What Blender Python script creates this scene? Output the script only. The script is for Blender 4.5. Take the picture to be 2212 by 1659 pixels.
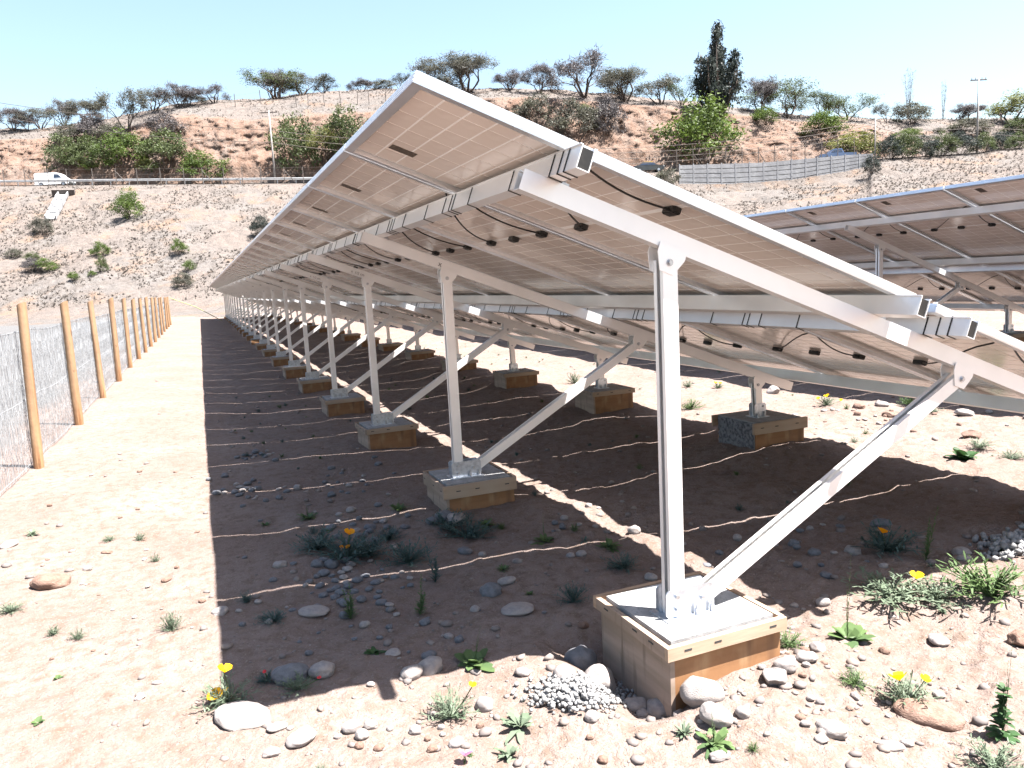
import bpy, math, random
import numpy as np
from mathutils import Vector, Matrix

for o in list(bpy.data.objects): bpy.data.objects.remove(o)
SC = bpy.context.scene
COL = SC.collection
RND = random.Random(7)

# ------------------------------------------------------------------ camera
IW, IH, FPX = 2212.0, 1659.0, 1678.0            # measuring frame used for the survey of the photograph
CX, CY = IW/2, IH/2
EYE = np.array([0.0, 0.0, 1.49])
def nrm(v):
    v = np.asarray(v, float); return v/np.linalg.norm(v)
_Y = nrm([430-CX, 639-CY, FPX])
_D = np.array([1771-CX, 13300-CY, FPX]); _D = nrm(_D-_D.dot(_Y)*_Y)
_Z = -_D; _X = np.cross(_Y, _Z)
R = np.stack([_X, _Y, _Z])
cam_d = bpy.data.cameras.new('camera'); cam = bpy.data.objects.new('camera', cam_d); COL.objects.link(cam)
cam_d.sensor_width = 36; cam_d.lens = FPX/IW*36; cam_d.clip_start = 0.05; cam_d.clip_end = 3000
cm = Matrix(((R[0,0], -R[0,1], -R[0,2], EYE[0]), (R[1,0], -R[1,1], -R[1,2], EYE[1]), (R[2,0], -R[2,1], -R[2,2], EYE[2]), (0,0,0,1)))
cam.matrix_world = cm
SC.camera = cam
FWD = nrm([R[0,2], R[1,2], 0]); RGT = np.array([FWD[1], -FWD[0], 0])

# ------------------------------------------------------------------ world, sun, exposure
SUNV = nrm([0.335, -0.285, 1.0])
EL = math.asin(SUNV[2]); AZ = math.atan2(SUNV[0], SUNV[1])
W = bpy.data.worlds.new('World'); SC.world = W; W.use_nodes = True
wn = W.node_tree.nodes; wl = W.node_tree.links
bg = wn['Background']; sky = wn.new('ShaderNodeTexSky'); sky.sky_type = 'NISHITA'; sky.sun_disc = False
sky.sun_elevation = EL; sky.sun_rotation = AZ; sky.altitude = 300; sky.air_density = 1.35; sky.dust_density = 2.4; sky.ozone_density = 1.2
wl.new(sky.outputs[0], bg.inputs[0]); bg.inputs[1].default_value = 0.05
sl = bpy.data.lights.new('sun', 'SUN'); sl.energy = 5.0; sl.angle = math.radians(0.5); sl.color = (1.0, 0.965, 0.93)
so = bpy.data.objects.new('sun', sl); COL.objects.link(so)
so.rotation_euler = Vector(SUNV).to_track_quat('Z', 'Y').to_euler()
so.location = (10, -10, 40)
SC.view_settings.view_transform = 'Standard'; SC.view_settings.look = 'None'
SC.view_settings.gamma = 1; SC.view_settings.use_curve_mapping = False
SC.view_settings.exposure = 2.6
SC.cycles.max_bounces = 4; SC.cycles.diffuse_bounces = 3; SC.cycles.glossy_bounces = 2; SC.cycles.adaptive_threshold = 0.02; SC.cycles.transmission_bounces = 3; SC.cycles.transparent_max_bounces = 4

# ------------------------------------------------------------------ survey helpers
def ray(px, py): return nrm(R @ np.array([px-CX, py-CY, FPX]))
def at_depth(px, py, v):
    d = ray(px, py); return EYE + d*(v/d.dot(FWD))

# ------------------------------------------------------------------ value noise
_rs = np.random.RandomState(3); _tab = _rs.rand(256*256).reshape(256, 256); _tab3 = _rs.rand(64,64,64)
def vn2(x, y):
    x = np.asarray(x, float); y = np.asarray(y, float)
    xi = np.floor(x).astype(int); yi = np.floor(y).astype(int); fx = x-xi; fy = y-yi
    fx = fx*fx*(3-2*fx); fy = fy*fy*(3-2*fy)
    a = _tab[xi % 256, yi % 256]; b = _tab[(xi+1) % 256, yi % 256]; c = _tab[xi % 256, (yi+1) % 256]; d = _tab[(xi+1) % 256, (yi+1) % 256]
    return (a*(1-fx)+b*fx)*(1-fy)+(c*(1-fx)+d*fx)*fy - 0.5
def vn3(x, y, z):
    xi = np.floor(x).astype(int); yi = np.floor(y).astype(int); zi = np.floor(z).astype(int); fx = x-xi; fy = y-yi; fz = z-zi
    fx = fx*fx*(3-2*fx); fy = fy*fy*(3-2*fy); fz = fz*fz*(3-2*fz)
    r = 0
    for a in (0,1):
        for b in (0,1):
            for c in (0,1):
                r = r + _tab3[(xi+a)%64,(yi+b)%64,(zi+c)%64]*(fx if a else 1-fx)*(fy if b else 1-fy)*(fz if c else 1-fz)
    return r-0.5
def fbm2(x, y, o=4, l=2.03, g=0.5):
    r = 0; a = 1
    for i in range(o):
        r = r + a*vn2(x+17.3*i, y+9.1*i); x = x*l; y = y*l; a *= g
    return r
def fbm3(x, y, z, o=4):
    r = 0; a = 1
    for i in range(o):
        r = r + a*vn3(x+7.3*i, y+3.1*i, z+5.7*i); x = x*2.03; y = y*2.03; z = z*2.03; a *= .5
    return r
def sst(a, b, x):
    t = np.clip((np.asarray(x, float)-a)/(b-a), 0, 1); return t*t*(3-2*t)

# ------------------------------------------------------------------ materials
def mat(name, col, rough=0.8, metal=0.0, spec=0.5, noise=None, bump=None, coat=0.0, trans=0.0):
    """noise: list of (scale, detail, colour2, lo, hi); bump: list of (scale, strength, distance)"""
    m = bpy.data.materials.new(name); m.use_nodes = True
    n = m.node_tree.nodes; l = m.node_tree.links; b = n['Principled BSDF']
    b.inputs['Roughness'].default_value = rough; b.inputs['Metallic'].default_value = metal
    b.inputs['Specular IOR Level'].default_value = spec; b.inputs['Coat Weight'].default_value = coat
    b.inputs['Base Color'].default_value = (*col, 1)
    tc = n.new('ShaderNodeTexCoord'); src = None
    if noise:
        cur = None
        for (sc, det, c2, lo, hi) in noise:
            t = n.new('ShaderNodeTexNoise'); t.inputs['Detail'].default_value = det
            if isinstance(sc, tuple):
                mp = n.new('ShaderNodeMapping'); mp.inputs['Scale'].default_value = sc; l.new(tc.outputs['Object'], mp.inputs[0]); l.new(mp.outputs[0], t.inputs[0]); t.inputs['Scale'].default_value = 1
            else:
                l.new(tc.outputs['Object'], t.inputs[0]); t.inputs['Scale'].default_value = sc
            r = n.new('ShaderNodeMapRange'); r.inputs[1].default_value = lo; r.inputs[2].default_value = hi; l.new(t.outputs['Fac'], r.inputs[0])
            x = n.new('ShaderNodeMix'); x.data_type = 'RGBA'; l.new(r.outputs[0], x.inputs[0])
            if cur is None: x.inputs[6].default_value = (*col, 1)
            else: l.new(cur, x.inputs[6])
            x.inputs[7].default_value = (*c2, 1); cur = x.outputs[2]
        l.new(cur, b.inputs['Base Color'])
    if bump:
        prev = None
        for (sc, st, di) in bump:
            t = n.new('ShaderNodeTexNoise'); t.inputs['Detail'].default_value = 3; t.inputs['Scale'].default_value = 1
            mp = n.new('ShaderNodeMapping'); mp.inputs['Scale'].default_value = sc if isinstance(sc, tuple) else (sc, sc, sc)
            l.new(tc.outputs['Object'], mp.inputs[0]); l.new(mp.outputs[0], t.inputs[0])
            bm_ = n.new('ShaderNodeBump'); bm_.inputs['Strength'].default_value = st; bm_.inputs['Distance'].default_value = di
            l.new(t.outputs['Fac'], bm_.inputs['Height'])
            if prev: l.new(prev, bm_.inputs['Normal'])
            prev = bm_.outputs[0]
        l.new(prev, b.inputs['Normal'])
    if trans:
        ad = n.new('ShaderNodeMixShader'); tr = n.new('ShaderNodeBsdfTranslucent'); out = n['Material Output']
        ad.inputs[0].default_value = trans
        if noise: l.new(cur, tr.inputs[0])
        else: tr.inputs[0].default_value = (*col, 1)
        l.new(b.outputs[0], ad.inputs[1]); l.new(tr.outputs[0], ad.inputs[2]); l.new(ad.outputs[0], out.inputs[0])
    return m
M = {}
M['alu'] = mat('aluminium', (.84,.82,.80), .42, .55, noise=[((3,3,3),3,(.74,.72,.70),.42,.7)], bump=[(260,.05,.001)])
M['frame'] = mat('anodised_frame', (.86,.86,.87), .36, .85, noise=[(4,3,(.78,.77,.76),.4,.7)])
M['galv'] = mat('galvanised_steel', (.62,.65,.70), .38, .9, noise=[(40,4,(.45,.48,.53),.4,.65)], bump=[(120,.08,.001)])
M['bolt'] = mat('bolt_steel', (.55,.56,.58), .35, 1.0, noise=[(60,2,(.4,.4,.42),.4,.6)])
M['lattice'] = mat('panel_lattice', (.90,.88,.85), .22, 0, .5, noise=[(3,3,(.86,.83,.79),.4,.7)])
M['cell'] = mat('panel_cell', (.72,.625,.555), .14, 0, .5, noise=[(2.2,3,(.65,.555,.485),.35,.7),(9,2,(.76,.67,.60),.55,.8)])
M['glass_top'] = mat('panel_front', (.02,.025,.05), .08, 0, .5, noise=[(3,2,(.03,.035,.06),.4,.6)])
M['black'] = mat('black_plastic', (.012,.011,.010), .45, 0, .4, noise=[(30,2,(.02,.018,.016),.4,.6)])
M['rubber'] = mat('black_cable', (.008,.008,.008), .5, 0, .4, noise=[(30,2,(.014,.013,.012),.4,.6)])
M['print'] = mat('rating_label', (.045,.032,.022), .5, noise=[((60,180,60),2,(.16,.12,.08),.52,.62)])
M['ink'] = mat('marker_ink', (.10,.08,.07), .7, noise=[(20,2,(.16,.13,.11),.4,.6)])
M['ply'] = mat('plywood', (0.231,0.112,0.046), .75, noise=[((2,2,16),3,(0.184,0.085,0.033),.42,.62),((14,14,9),3,(0.272,0.160,0.078),.5,.75),((11,11,.9),3,(0.136,0.065,0.029),.58,.72)], bump=[((60,60,8),.25,.004)])
M['plypale'] = mat('weathered_plywood', (0.272,0.201,0.156), .8, noise=[((2,2,18),3,(0.197,0.146,0.105),.42,.65),((40,40,4),3,(0.136,0.099,0.071),.58,.75)], bump=[((60,60,8),.25,.004)])
M['batten'] = mat('pine_batten', (0.292,0.194,0.126), .75, noise=[((3,3,40),3,(0.211,0.122,0.068),.42,.65),((1.5,1.5,1.5),3,(0.340,0.262,0.190),.45,.7)], bump=[((10,10,80),.3,.003)])
M['concrete'] = mat('footing_concrete', (0.272,0.269,0.265), .9, noise=[(14,4,(0.211,0.207,0.204),.4,.65),(70,2,(0.150,0.146,0.143),.58,.72)], bump=[(60,.4,.004)])
M['rawconc'] = mat('rough_concrete', (0.156,0.160,0.170), .95, noise=[(45,4,(0.061,0.061,0.068),.42,.6),(90,2,(0.224,0.224,0.238),.58,.7)], bump=[(45,1.0,.02)])
M['pine'] = mat('fence_pine', (0.250,0.150,0.082), .75, noise=[((6,6,1.2),4,(0.163,0.071,0.024),.45,.66),((16,16,5),3,(0.068,0.031,0.012),.62,.72),((40,40,2),3,(0.286,0.170,0.085),.5,.7)], bump=[((40,40,3),.4,.006),((12,12,8),.5,.01)])
M['endgrain'] = mat('sawn_wood', (0.503,0.422,0.313), .8, noise=[(30,4,(0.408,0.313,0.204),.4,.65)])
M['wire'] = mat('galvanised_wire', (.30,.31,.32), .5, .3, noise=[(5,2,(.24,.25,.26),.4,.6)])
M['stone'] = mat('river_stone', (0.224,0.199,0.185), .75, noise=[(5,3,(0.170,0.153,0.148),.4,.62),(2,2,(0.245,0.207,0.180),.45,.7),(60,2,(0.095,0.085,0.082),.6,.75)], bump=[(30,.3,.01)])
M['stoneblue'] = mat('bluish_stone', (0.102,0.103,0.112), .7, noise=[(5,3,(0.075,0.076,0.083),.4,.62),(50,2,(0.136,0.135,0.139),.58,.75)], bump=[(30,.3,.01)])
M['stonered'] = mat('reddish_stone', (0.150,0.092,0.067), .8, noise=[(6,3,(0.109,0.061,0.042),.4,.62),(30,2,(0.190,0.136,0.105),.58,.75)], bump=[(18,.4,.02)])
M['pebble'] = mat('pebbles', (0.160,0.126,0.107), .85, noise=[(7,2,(0.122,0.102,0.094),.38,.5),(11,2,(0.211,0.180,0.160),.55,.7)])
M['gravel'] = mat('crushed_concrete', (0.218,0.214,0.211), .9, noise=[(25,2,(0.143,0.139,0.136),.4,.65)])
M['dark'] = mat('dark_rubber', (.02,.02,.02), .8, noise=[(8,2,(.03,.03,.03),.4,.6)])
def leafm(name, a, b, tr=.35): return mat(name, a, .6, 0, .3, noise=[(1.3,3,b,.38,.62)], trans=tr)
M['leafgreen'] = leafm('leaf_bright_green', (0.080,0.118,0.022), (0.043,0.066,0.015))
M['leafmid'] = leafm('leaf_mid_green', (0.071,0.092,0.033), (0.048,0.060,0.024))
M['leafgrey'] = leafm('leaf_grey_green', (0.085,0.085,0.060), (0.058,0.056,0.046))
M['twig'] = leafm('grey_twigs', (0.092,0.083,0.083), (0.065,0.058,0.060), .2)
M['leafdark'] = leafm('leaf_dark_blue_green', (.026,.034,.030), (.042,.050,.042))
M['leafyellow'] = leafm('leaf_yellow_green', (0.136,0.143,0.037), (0.082,0.088,0.027))
M['bark'] = mat('bark', (.075,.055,.042), .9, noise=[(6,4,(.045,.033,.026),.4,.6)], bump=[(12,.5,.03)])
M['silver'] = leafm('silver_leaf', (0.136,0.170,0.116), (0.088,0.122,0.075), .3)
M['weed'] = leafm('weed_leaf', (0.082,0.129,0.044), (0.051,0.088,0.034), .3)
M['weeddark'] = leafm('dark_weed_leaf', (0.031,0.075,0.020), (0.024,0.051,0.020), .25)
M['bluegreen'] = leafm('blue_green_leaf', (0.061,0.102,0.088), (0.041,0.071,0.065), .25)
M['dryweed'] = mat('dry_weed', (0.150,0.127,0.108), .9, noise=[(.35,2,(0.122,0.106,0.094),.4,.6),(1.7,2,(0.184,0.160,0.139),.5,.7)], trans=.3)
M['poppy'] = leafm('poppy_petal', (.80,.50,.006), (.82,.36,.004), .4)
M['orange'] = leafm('orange_petal', (.80,.27,.006), (.82,.36,.004), .4)
M['pink'] = leafm('pink_petal', (.55,.25,.40), (.62,.38,.5), .4)
M['redfl'] = leafm('red_petal', (.6,.05,.06), (.5,.04,.05), .4)
M['pole'] = mat('concrete_pole', (0.272,0.252,0.231), .85, noise=[(3,4,(0.204,0.190,0.177),.4,.6)])
M['stake'] = mat('dark_stake', (0.061,0.051,0.044), .85, noise=[(5,3,(0.095,0.078,0.068),.4,.6)])
M['steelrail'] = mat('guard_rail', (0.354,0.360,0.360), .5, .4, noise=[(2,3,(0.286,0.286,0.286),.4,.6)])
M['asphalt'] = mat('asphalt', (.06,.058,.056), .9, noise=[(3,4,(.08,.076,.072),.4,.6)])
M['wallconc'] = mat('retaining_concrete', (.25,.25,.255), .9, noise=[(.5,4,(.20,.20,.205),.4,.62),((.9,.9,.12),4,(.28,.28,.28),.5,.7),(4,4,(.19,.19,.195),.56,.72)], bump=[(3,.4,.05)])
M['vanpaint'] = mat('white_paint', (.80,.80,.80), .3, 0, .5, coat=.6, noise=[(1,2,(.76,.76,.76),.4,.6)])
M['bluepaint'] = mat('blue_paint', (0.068,0.102,0.184), .3, .2, .5, coat=.6, noise=[(1,2,(0.054,0.082,0.150),.4,.6)])
M['darkpaint'] = mat('black_paint', (.02,.02,.022), .3, 0, .5, coat=.6, noise=[(1,2,(.03,.03,.03),.4,.6)])
M['yellowpaint'] = mat('yellow_paint', (.75,.45,.02), .35, 0, .5, coat=.5, noise=[(1,2,(.7,.4,.02),.4,.6)])
M['window'] = mat('car_glass', (.02,.03,.05), .05, 0, .6, noise=[(1,2,(.03,.04,.06),.4,.6)])
M['lamp'] = mat('car_lamp', (.7,.7,.68), .1, 0, .6, noise=[(5,2,(.5,.5,.5),.4,.6)])
M['rope'] = mat('yellow_rope', (0.340,0.354,0.150), .8, noise=[(20,2,(0.272,0.286,0.109),.4,.6)])

def ground_mat():
    m = bpy.data.materials.new('bare_soil'); m.use_nodes = True
    n = m.node_tree.nodes; l = m.node_tree.links; b = n['Principled BSDF']; b.inputs['Roughness'].default_value = .95; b.inputs['Specular IOR Level'].default_value = .15
    tc = n.new('ShaderNodeTexCoord')
    def noise(s, d, ro=.5):
        t = n.new('ShaderNodeTexNoise'); t.inputs['Scale'].default_value = s; t.inputs['Detail'].default_value = d; t.inputs['Roughness'].default_value = ro; l.new(tc.outputs['Object'], t.inputs[0]); return t.outputs['Fac']
    def rng(f, a, bb, lo=0, hi=1):
        r = n.new('ShaderNodeMapRange'); r.inputs[1].default_value = a; r.inputs[2].default_value = bb; r.inputs[3].default_value = lo; r.inputs[4].default_value = hi; l.new(f, r.inputs[0]); return r.outputs[0]
    def mix(f, a, bb):
        x = n.new('ShaderNodeMix'); x.data_type = 'RGBA'; l.new(f, x.inputs[0])
        for i, v in ((6, a), (7, bb)):
            if isinstance(v, tuple): x.inputs[i].default_value = (*v, 1)
            else: l.new(v, x.inputs[i])
        return x.outputs[2]
    c = mix(rng(noise(1.1, 5), .35, .65), (0.144,0.106,0.091), (0.171,0.133,0.117))
    c = mix(rng(noise(14, 6, .65), .45, .68), c, (0.112,0.080,0.061))
    c = mix(rng(noise(75, 4, .6), .56, .70), c, (0.197,0.167,0.143))
    c = mix(rng(noise(160, 3, .6), .60, .70), c, (0.082,0.058,0.044))
    # grey gravel yard beyond the fence
    at = n.new('ShaderNodeAttribute'); at.attribute_name = 'gravel'
    g = mix(rng(noise(9, 8, .75), .38, .66), (0.098,0.096,0.095), (0.055,0.053,0.052))
    g = mix(rng(noise(60, 3, .6), .5, .7), g, (0.135,0.132,0.130))
    c = mix(at.outputs['Fac'], c, g)
    l.new(c, b.inputs['Base Color'])
    prev = None
    for s, st, d in ((30, .6, .03), (170, .6, .008)):
        bp = n.new('ShaderNodeBump'); bp.inputs['Strength'].default_value = st; bp.inputs['Distance'].default_value = d
        l.new(noise(s, 3, .65), bp.inputs['Height'])
        if prev: l.new(prev, bp.inputs['Normal'])
        prev = bp.outputs[0]
    l.new(prev, b.inputs['Normal'])
    return m
M['soil'] = ground_mat()

def hill_mat():
    m = bpy.data.materials.new('dry_hillside'); m.use_nodes = True
    n = m.node_tree.nodes; l = m.node_tree.links; b = n['Principled BSDF']; b.inputs['Roughness'].default_value = .95; b.inputs['Specular IOR Level'].default_value = .1
    tc = n.new('ShaderNodeTexCoord')
    def noise(s, d, ro=.55):
        t = n.new('ShaderNodeTexNoise'); t.inputs['Detail'].default_value = d; t.inputs['Roughness'].default_value = ro; t.inputs['Scale'].default_value = 1
        mp = n.new('ShaderNodeMapping'); mp.inputs['Scale'].default_value = s if isinstance(s, tuple) else (s, s, s)
        l.new(tc.outputs['Object'], mp.inputs[0]); l.new(mp.outputs[0], t.inputs[0]); return t.outputs['Fac']
    def rng(f, a, bb):
        r = n.new('ShaderNodeMapRange'); r.inputs[1].default_value = a; r.inputs[2].default_value = bb; l.new(f, r.inputs[0]); return r.outputs[0]
    def mix(f, a, bb):
        x = n.new('ShaderNodeMix'); x.data_type = 'RGBA'; l.new(f, x.inputs[0])
        for i, v in ((6, a), (7, bb)):
            if isinstance(v, tuple): x.inputs[i].default_value = (*v, 1)
            else: l.new(v, x.inputs[i])
        return x.outputs[2]
    s = mix(rng(noise(.12, 4), .4, .62), (0.126,0.103,0.090), (0.112,0.102,0.095))
    s = mix(rng(noise(1.1, 8, .75), .44, .62), s, (0.088,0.076,0.068))
    s = mix(rng(noise(.25, 5), .55, .68), s, (0.136,0.097,0.073))
    s = mix(rng(noise(2.6, 6, .7), .55, .7), s, (0.146,0.126,0.110))
    k = mix(rng(noise(.3, 5), .38, .64), (0.142,0.097,0.074), (0.148,0.113,0.094))
    k = mix(rng(noise((1.1,1.1,.30), 6, .75), .48, .62), k, (0.116,0.071,0.051))
    k = mix(rng(noise(2.2, 6, .75), .55, .7), k, (0.082,0.056,0.044))
    at = n.new('ShaderNodeAttribute'); at.attribute_name = 'bank'
    ad = n.new('ShaderNodeMath'); ad.operation = 'ADD'; l.new(at.outputs['Fac'], ad.inputs[0])
    r2 = n.new('ShaderNodeMapRange'); r2.inputs[1].default_value = .3; r2.inputs[2].default_value = .7; r2.inputs[3].default_value = -.35; r2.inputs[4].default_value = .35; l.new(noise(.35, 5), r2.inputs[0]); l.new(r2.outputs[0], ad.inputs[1])
    c = mix(rng(ad.outputs[0], .4, .6), s, k)
    l.new(c, b.inputs['Base Color'])
    prev = None
    for sc, st, d in ((2.2, .9, .35),):
        bp = n.new('ShaderNodeBump'); bp.inputs['Strength'].default_value = st; bp.inputs['Distance'].default_value = d
        l.new(noise(sc, 6, .65), bp.inputs['Height'])
        if prev: l.new(prev, bp.inputs['Normal'])
        prev = bp.outputs[0]
    l.new(prev, b.inputs['Normal'])
    return m
M['hill'] = hill_mat()

# ------------------------------------------------------------------ object helpers
def tag(o, label=None, cat=None, group=None, kind=None):
    if label: o['label'] = label
    if cat: o['category'] = cat
    if group: o['group'] = group
    if kind: o['kind'] = kind
    return o
def empty(name, loc=(0,0,0), rz=0):
    o = bpy.data.objects.new(name, None); COL.objects.link(o); o.location = loc; o.rotation_euler = (0,0,rz); o.empty_display_size = .1; return o
def link(name, me, parent=None, loc=None, rot=None, scale=None):
    o = bpy.data.objects.new(name, me); COL.objects.link(o)
    if parent: o.parent = parent
    if loc is not None: o.location = loc
    if rot is not None: o.rotation_euler = rot
    if scale is not None: o.scale = scale
    return o
class MB:
    def __init__(s): s.v = []; s.f = []; s.m = []
    def add(s, vs, fs, mi=0):
        o = len(s.v); s.v += [tuple(map(float, p)) for p in vs]; s.f += [tuple(i+o for i in f) for f in fs]; s.m += [mi]*len(fs); return s
    def box(s, c, d, mi=0, ax=None):
        """centre c, full size d, optional 3x3 axes rows"""
        ax = np.eye(3) if ax is None else np.asarray(ax, float); c = np.asarray(c, float)
        vs = [c + ax[0]*sx*d[0]/2 + ax[1]*sy*d[1]/2 + ax[2]*sz*d[2]/2 for sz in (-1,1) for sx, sy in ((-1,-1),(1,-1),(1,1),(-1,1))]
        fs = [(0,3,2,1),(4,5,6,7),(0,1,5,4),(1,2,6,5),(2,3,7,6),(3,0,4,7)]
        return s.add(vs, fs, mi)
    def bev(s, c, d, b, mi=0, ax=None):
        """box with chamfered vertical-ish top edges (chamfer all 4 upright edges)"""
        ax = np.eye(3) if ax is None else np.asarray(ax, float)
        x, y = d[0]/2, d[1]/2
        prof = [(-x+b,-y),(x-b,-y),(x,-y+b),(x,y-b),(x-b,y),(-x+b,y),(-x,y-b),(-x,-y+b)]
        c = np.asarray(c, float)
        return s.ext(prof, c-ax[2]*d[2]/2, c+ax[2]*d[2]/2, ax[0], ax[1], mi)
    def ext(s, prof, A, B, u, w, mi=0):
        A = np.asarray(A, float); B = np.asarray(B, float); u = np.asarray(u, float); w = np.asarray(w, float); n = len(prof)
        vs = [A+u*p[0]+w*p[1] for p in prof]+[B+u*p[0]+w*p[1] for p in prof]
        fs = [(i,(i+1)%n,(i+1)%n+n,i+n) for i in range(n)]+[tuple(range(n))[::-1], tuple(range(n,2*n))]
        return s.add(vs, fs, mi)
    def tube(s, pts, r, n=6, mi=0, cap=True):
        pts = [np.asarray(p, float) for p in pts]; rs = r if isinstance(r, (list,tuple)) else [r]*len(pts); o = []
        ref = np.array([0,0,1.0]); 
        for i, p in enumerate(pts):
            d = nrm(pts[min(i+1,len(pts)-1)]-pts[max(i-1,0)])
            a = np.cross(d, ref if abs(d[2]) < .9 else np.array([1.0,0,0])); a = nrm(a); b = np.cross(d, a)
            o += [p+(a*math.cos(t)+b*math.sin(t))*rs[i] for t in [2*math.pi*k/n for k in range(n)]]
        fs = [(i*n+k, i*n+(k+1)%n, (i+1)*n+(k+1)%n, (i+1)*n+k) for i in range(len(pts)-1) for k in range(n)]
        if cap: fs += [tuple(range(n))[::-1], tuple(range((len(pts)-1)*n, len(pts)*n))]
        return s.add(o, fs, mi)
    def mesh(s, name, mats, smooth=False):
        me = bpy.data.meshes.new(name); me.from_pydata(s.v, [], s.f)
        for m in (mats if isinstance(mats, (list,tuple)) else [mats]): me.materials.append(m)
        if any(s.m): me.polygons.foreach_set('material_index', s.m)
        if smooth: me.polygons.foreach_set('use_smooth', [True]*len(s.f))
        me.validate(); me.update(); return me
    def obj(s, name, mats, parent=None, smooth=False, **k):
        return link(name, s.mesh(name, mats, smooth), parent, **k)
def np_mesh(name, V, F, mats, smooth=False):
    """V (n,3), F (m,k) of equal-size faces"""
    me = bpy.data.meshes.new(name); k = F.shape[1]
    me.vertices.add(len(V)); me.vertices.foreach_set('co', np.asarray(V, np.float32).ravel())
    me.loops.add(F.size); me.loops.foreach_set('vertex_index', F.astype(np.int32).ravel())
    me.polygons.add(len(F)); me.polygons.foreach_set('loop_start', np.arange(0, F.size, k, dtype=np.int32)); me.polygons.foreach_set('loop_total', np.full(len(F), k, np.int32))
    if smooth: me.polygons.foreach_set('use_smooth', np.ones(len(F), bool))
    for m in (mats if isinstance(mats, (list,tuple)) else [mats]): me.materials.append(m)
    me.update(); return me
def ordw(i):
    w = ['first','second','third','fourth','fifth','sixth','seventh','eighth','ninth','tenth','eleventh','twelfth','thirteenth','fourteenth','fifteenth','sixteenth','seventeenth','eighteenth','nineteenth','twentieth','twenty-first']
    return w[i] if i < len(w) else 'far'

# ------------------------------------------------------------------ layout constants
TILT = math.radians(20.9)
SV = np.array([math.cos(TILT), 0, -math.sin(TILT)]); NV = np.array([math.sin(TILT), 0, math.cos(TILT)]); YV = np.array([0,1.0,0])
PX0, PY0, PZ0 = .626, 2.245, 2.063
PW, PL, PITCH, GAP = 1.134, 2.094, 1.153, .122
NMOD = 46; BAY = 2.62; FY0 = 2.36; NFR = 21
def top_a(k): return float(np.interp(k, [0,1,2,3,5,20], [.22,.17,.125,.08,.05,.03]))
def top_b(k): return float(np.interp(k, [0,1,2,4,20], [.30,.30,.24,.15,.07]))
FOOT = []     # (x, y, top z, half size, array, line, k)
for k in range(NFR):
    FOOT.append((1.615, FY0+.05+BAY*k, top_a(k), .24, 0, 'A', k))
    FOOT.append((4.08, FY0+.02+BAY*k, top_b(k), .24, 0, 'B', k))
FOOT2 = []
D2 = np.array([6.49, .165, .10]); FY2 = 2.26
for k in range(NFR):
    FOOT2.append((1.615+6.49, FY2+.05+BAY*k, float(np.interp(k,[0,3,20],[.40,.36,.18])), .24, 1, 'A', k))
    FOOT2.append((3.95+6.49, FY2+.02+BAY*k, float(np.interp(k,[0,3,20],[.42,.38,.2])), .24, 1, 'B', k))

def gz(x, y):
    x = np.asarray(x, float); y = np.asarray(y, float)
    z = .07*sst(2.6, 4.2, x) + .14*sst(5, 10, x)
    z = z - .13*sst(2.2, 10.5, y)*sst(-1.2, 1.0, x) + .03*sst(15, 45, y)
    z = z + .045*fbm2(x*.9+3, y*.9+8, 3) + .030*fbm2(x*2.7, y*2.7, 3)*sst(-.8, .6, x) + .008*fbm2(x*2.7+50, y*2.7, 3)
    for (fx, fy, ft, h, a, ln, k) in FOOT[:14]:
        d = np.maximum(np.abs(x-fx)-h, np.abs(y-fy)-h)
        if k == 0 and ln == 'A':
            z = z - .10*sst(.26, .03, d)*sst(1.66, 1.36, x)*sst(2.0, 2.25, y) 
            z = z + .055*sst(.5, .15, np.hypot(x-1.66, y-1.98)) + .045*sst(.4, .1, np.hypot(x-1.98, y-2.25))
        elif ln == 'A': z = z + (.03 if k == 1 else -.01)*sst(.4, .05, d)
        else: z = z + .05*sst(.45, .1, d)
    return z
def gz_fine(x, y):
    z = gz(x, y)
    near = sst(16, 3, np.hypot(x, y))
    cl = sst(.9, 2.2, x)*.6+.5
    z = z + near*cl*(.026*np.maximum(fbm2(x*7, y*7, 3)-.05, -.2) + .020*np.maximum(fbm2(x*19+9, y*19, 3), -.1))
    return z
def on_ground(px, py):
    d = ray(px, py); z = 0.0
    for _ in range(8):
        t = (z-EYE[2])/d[2]; p = EYE+d*t; z = float(gz(p[0], p[1]))
    return np.array([p[0], p[1], z]), float(np.linalg.norm(p-EYE))

# ================================================================== SETTING
def build_ground():
    hd = math.atan2(FWD[0], FWD[1])
    a_f = np.linspace(-52, 52, 660); a_l = np.linspace(-180, -52.5, 45); a_r = np.linspace(52.5, 180, 45)
    ang = np.radians(np.concatenate([a_l, a_f, a_r])) + hd
    rr = np.concatenate([np.linspace(.05, 1.2, 8), np.geomspace(1.25, 78, 560)])
    A, Q = np.meshgrid(ang, rr); X = np.sin(A)*Q; Y = np.cos(A)*Q
    Z = gz_fine(X, Y)
    nA, nR = len(ang), len(rr)
    V = np.stack([X, Y, Z], -1).reshape(-1, 3)
    i = np.arange(nR-1)[:,None]*nA; j = np.arange(nA-1)[None,:]
    F = np.stack([i+j, i+j+nA, i+j+nA+1, i+j+1], -1).reshape(-1, 4)
    me = np_mesh('ground', V, F[:, ::-1] if False else F, M['soil'], True)
    g = sst(-1.75, -2.6, X + .5*fbm2(X*.8, Y*.8, 3)).ravel()
    at = me.attributes.new('gravel', 'FLOAT', 'POINT'); at.data.foreach_set('value', g.astype(np.float32))
    me.update()
    # make sure normals look up
    if me.polygons[nA*50].normal.z < 0: me.flip_normals()
    tag(link('ground', me), kind='structure', label='bare reddish brown soil with pebbles between the panel rows', cat='ground')
build_ground()
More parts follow.
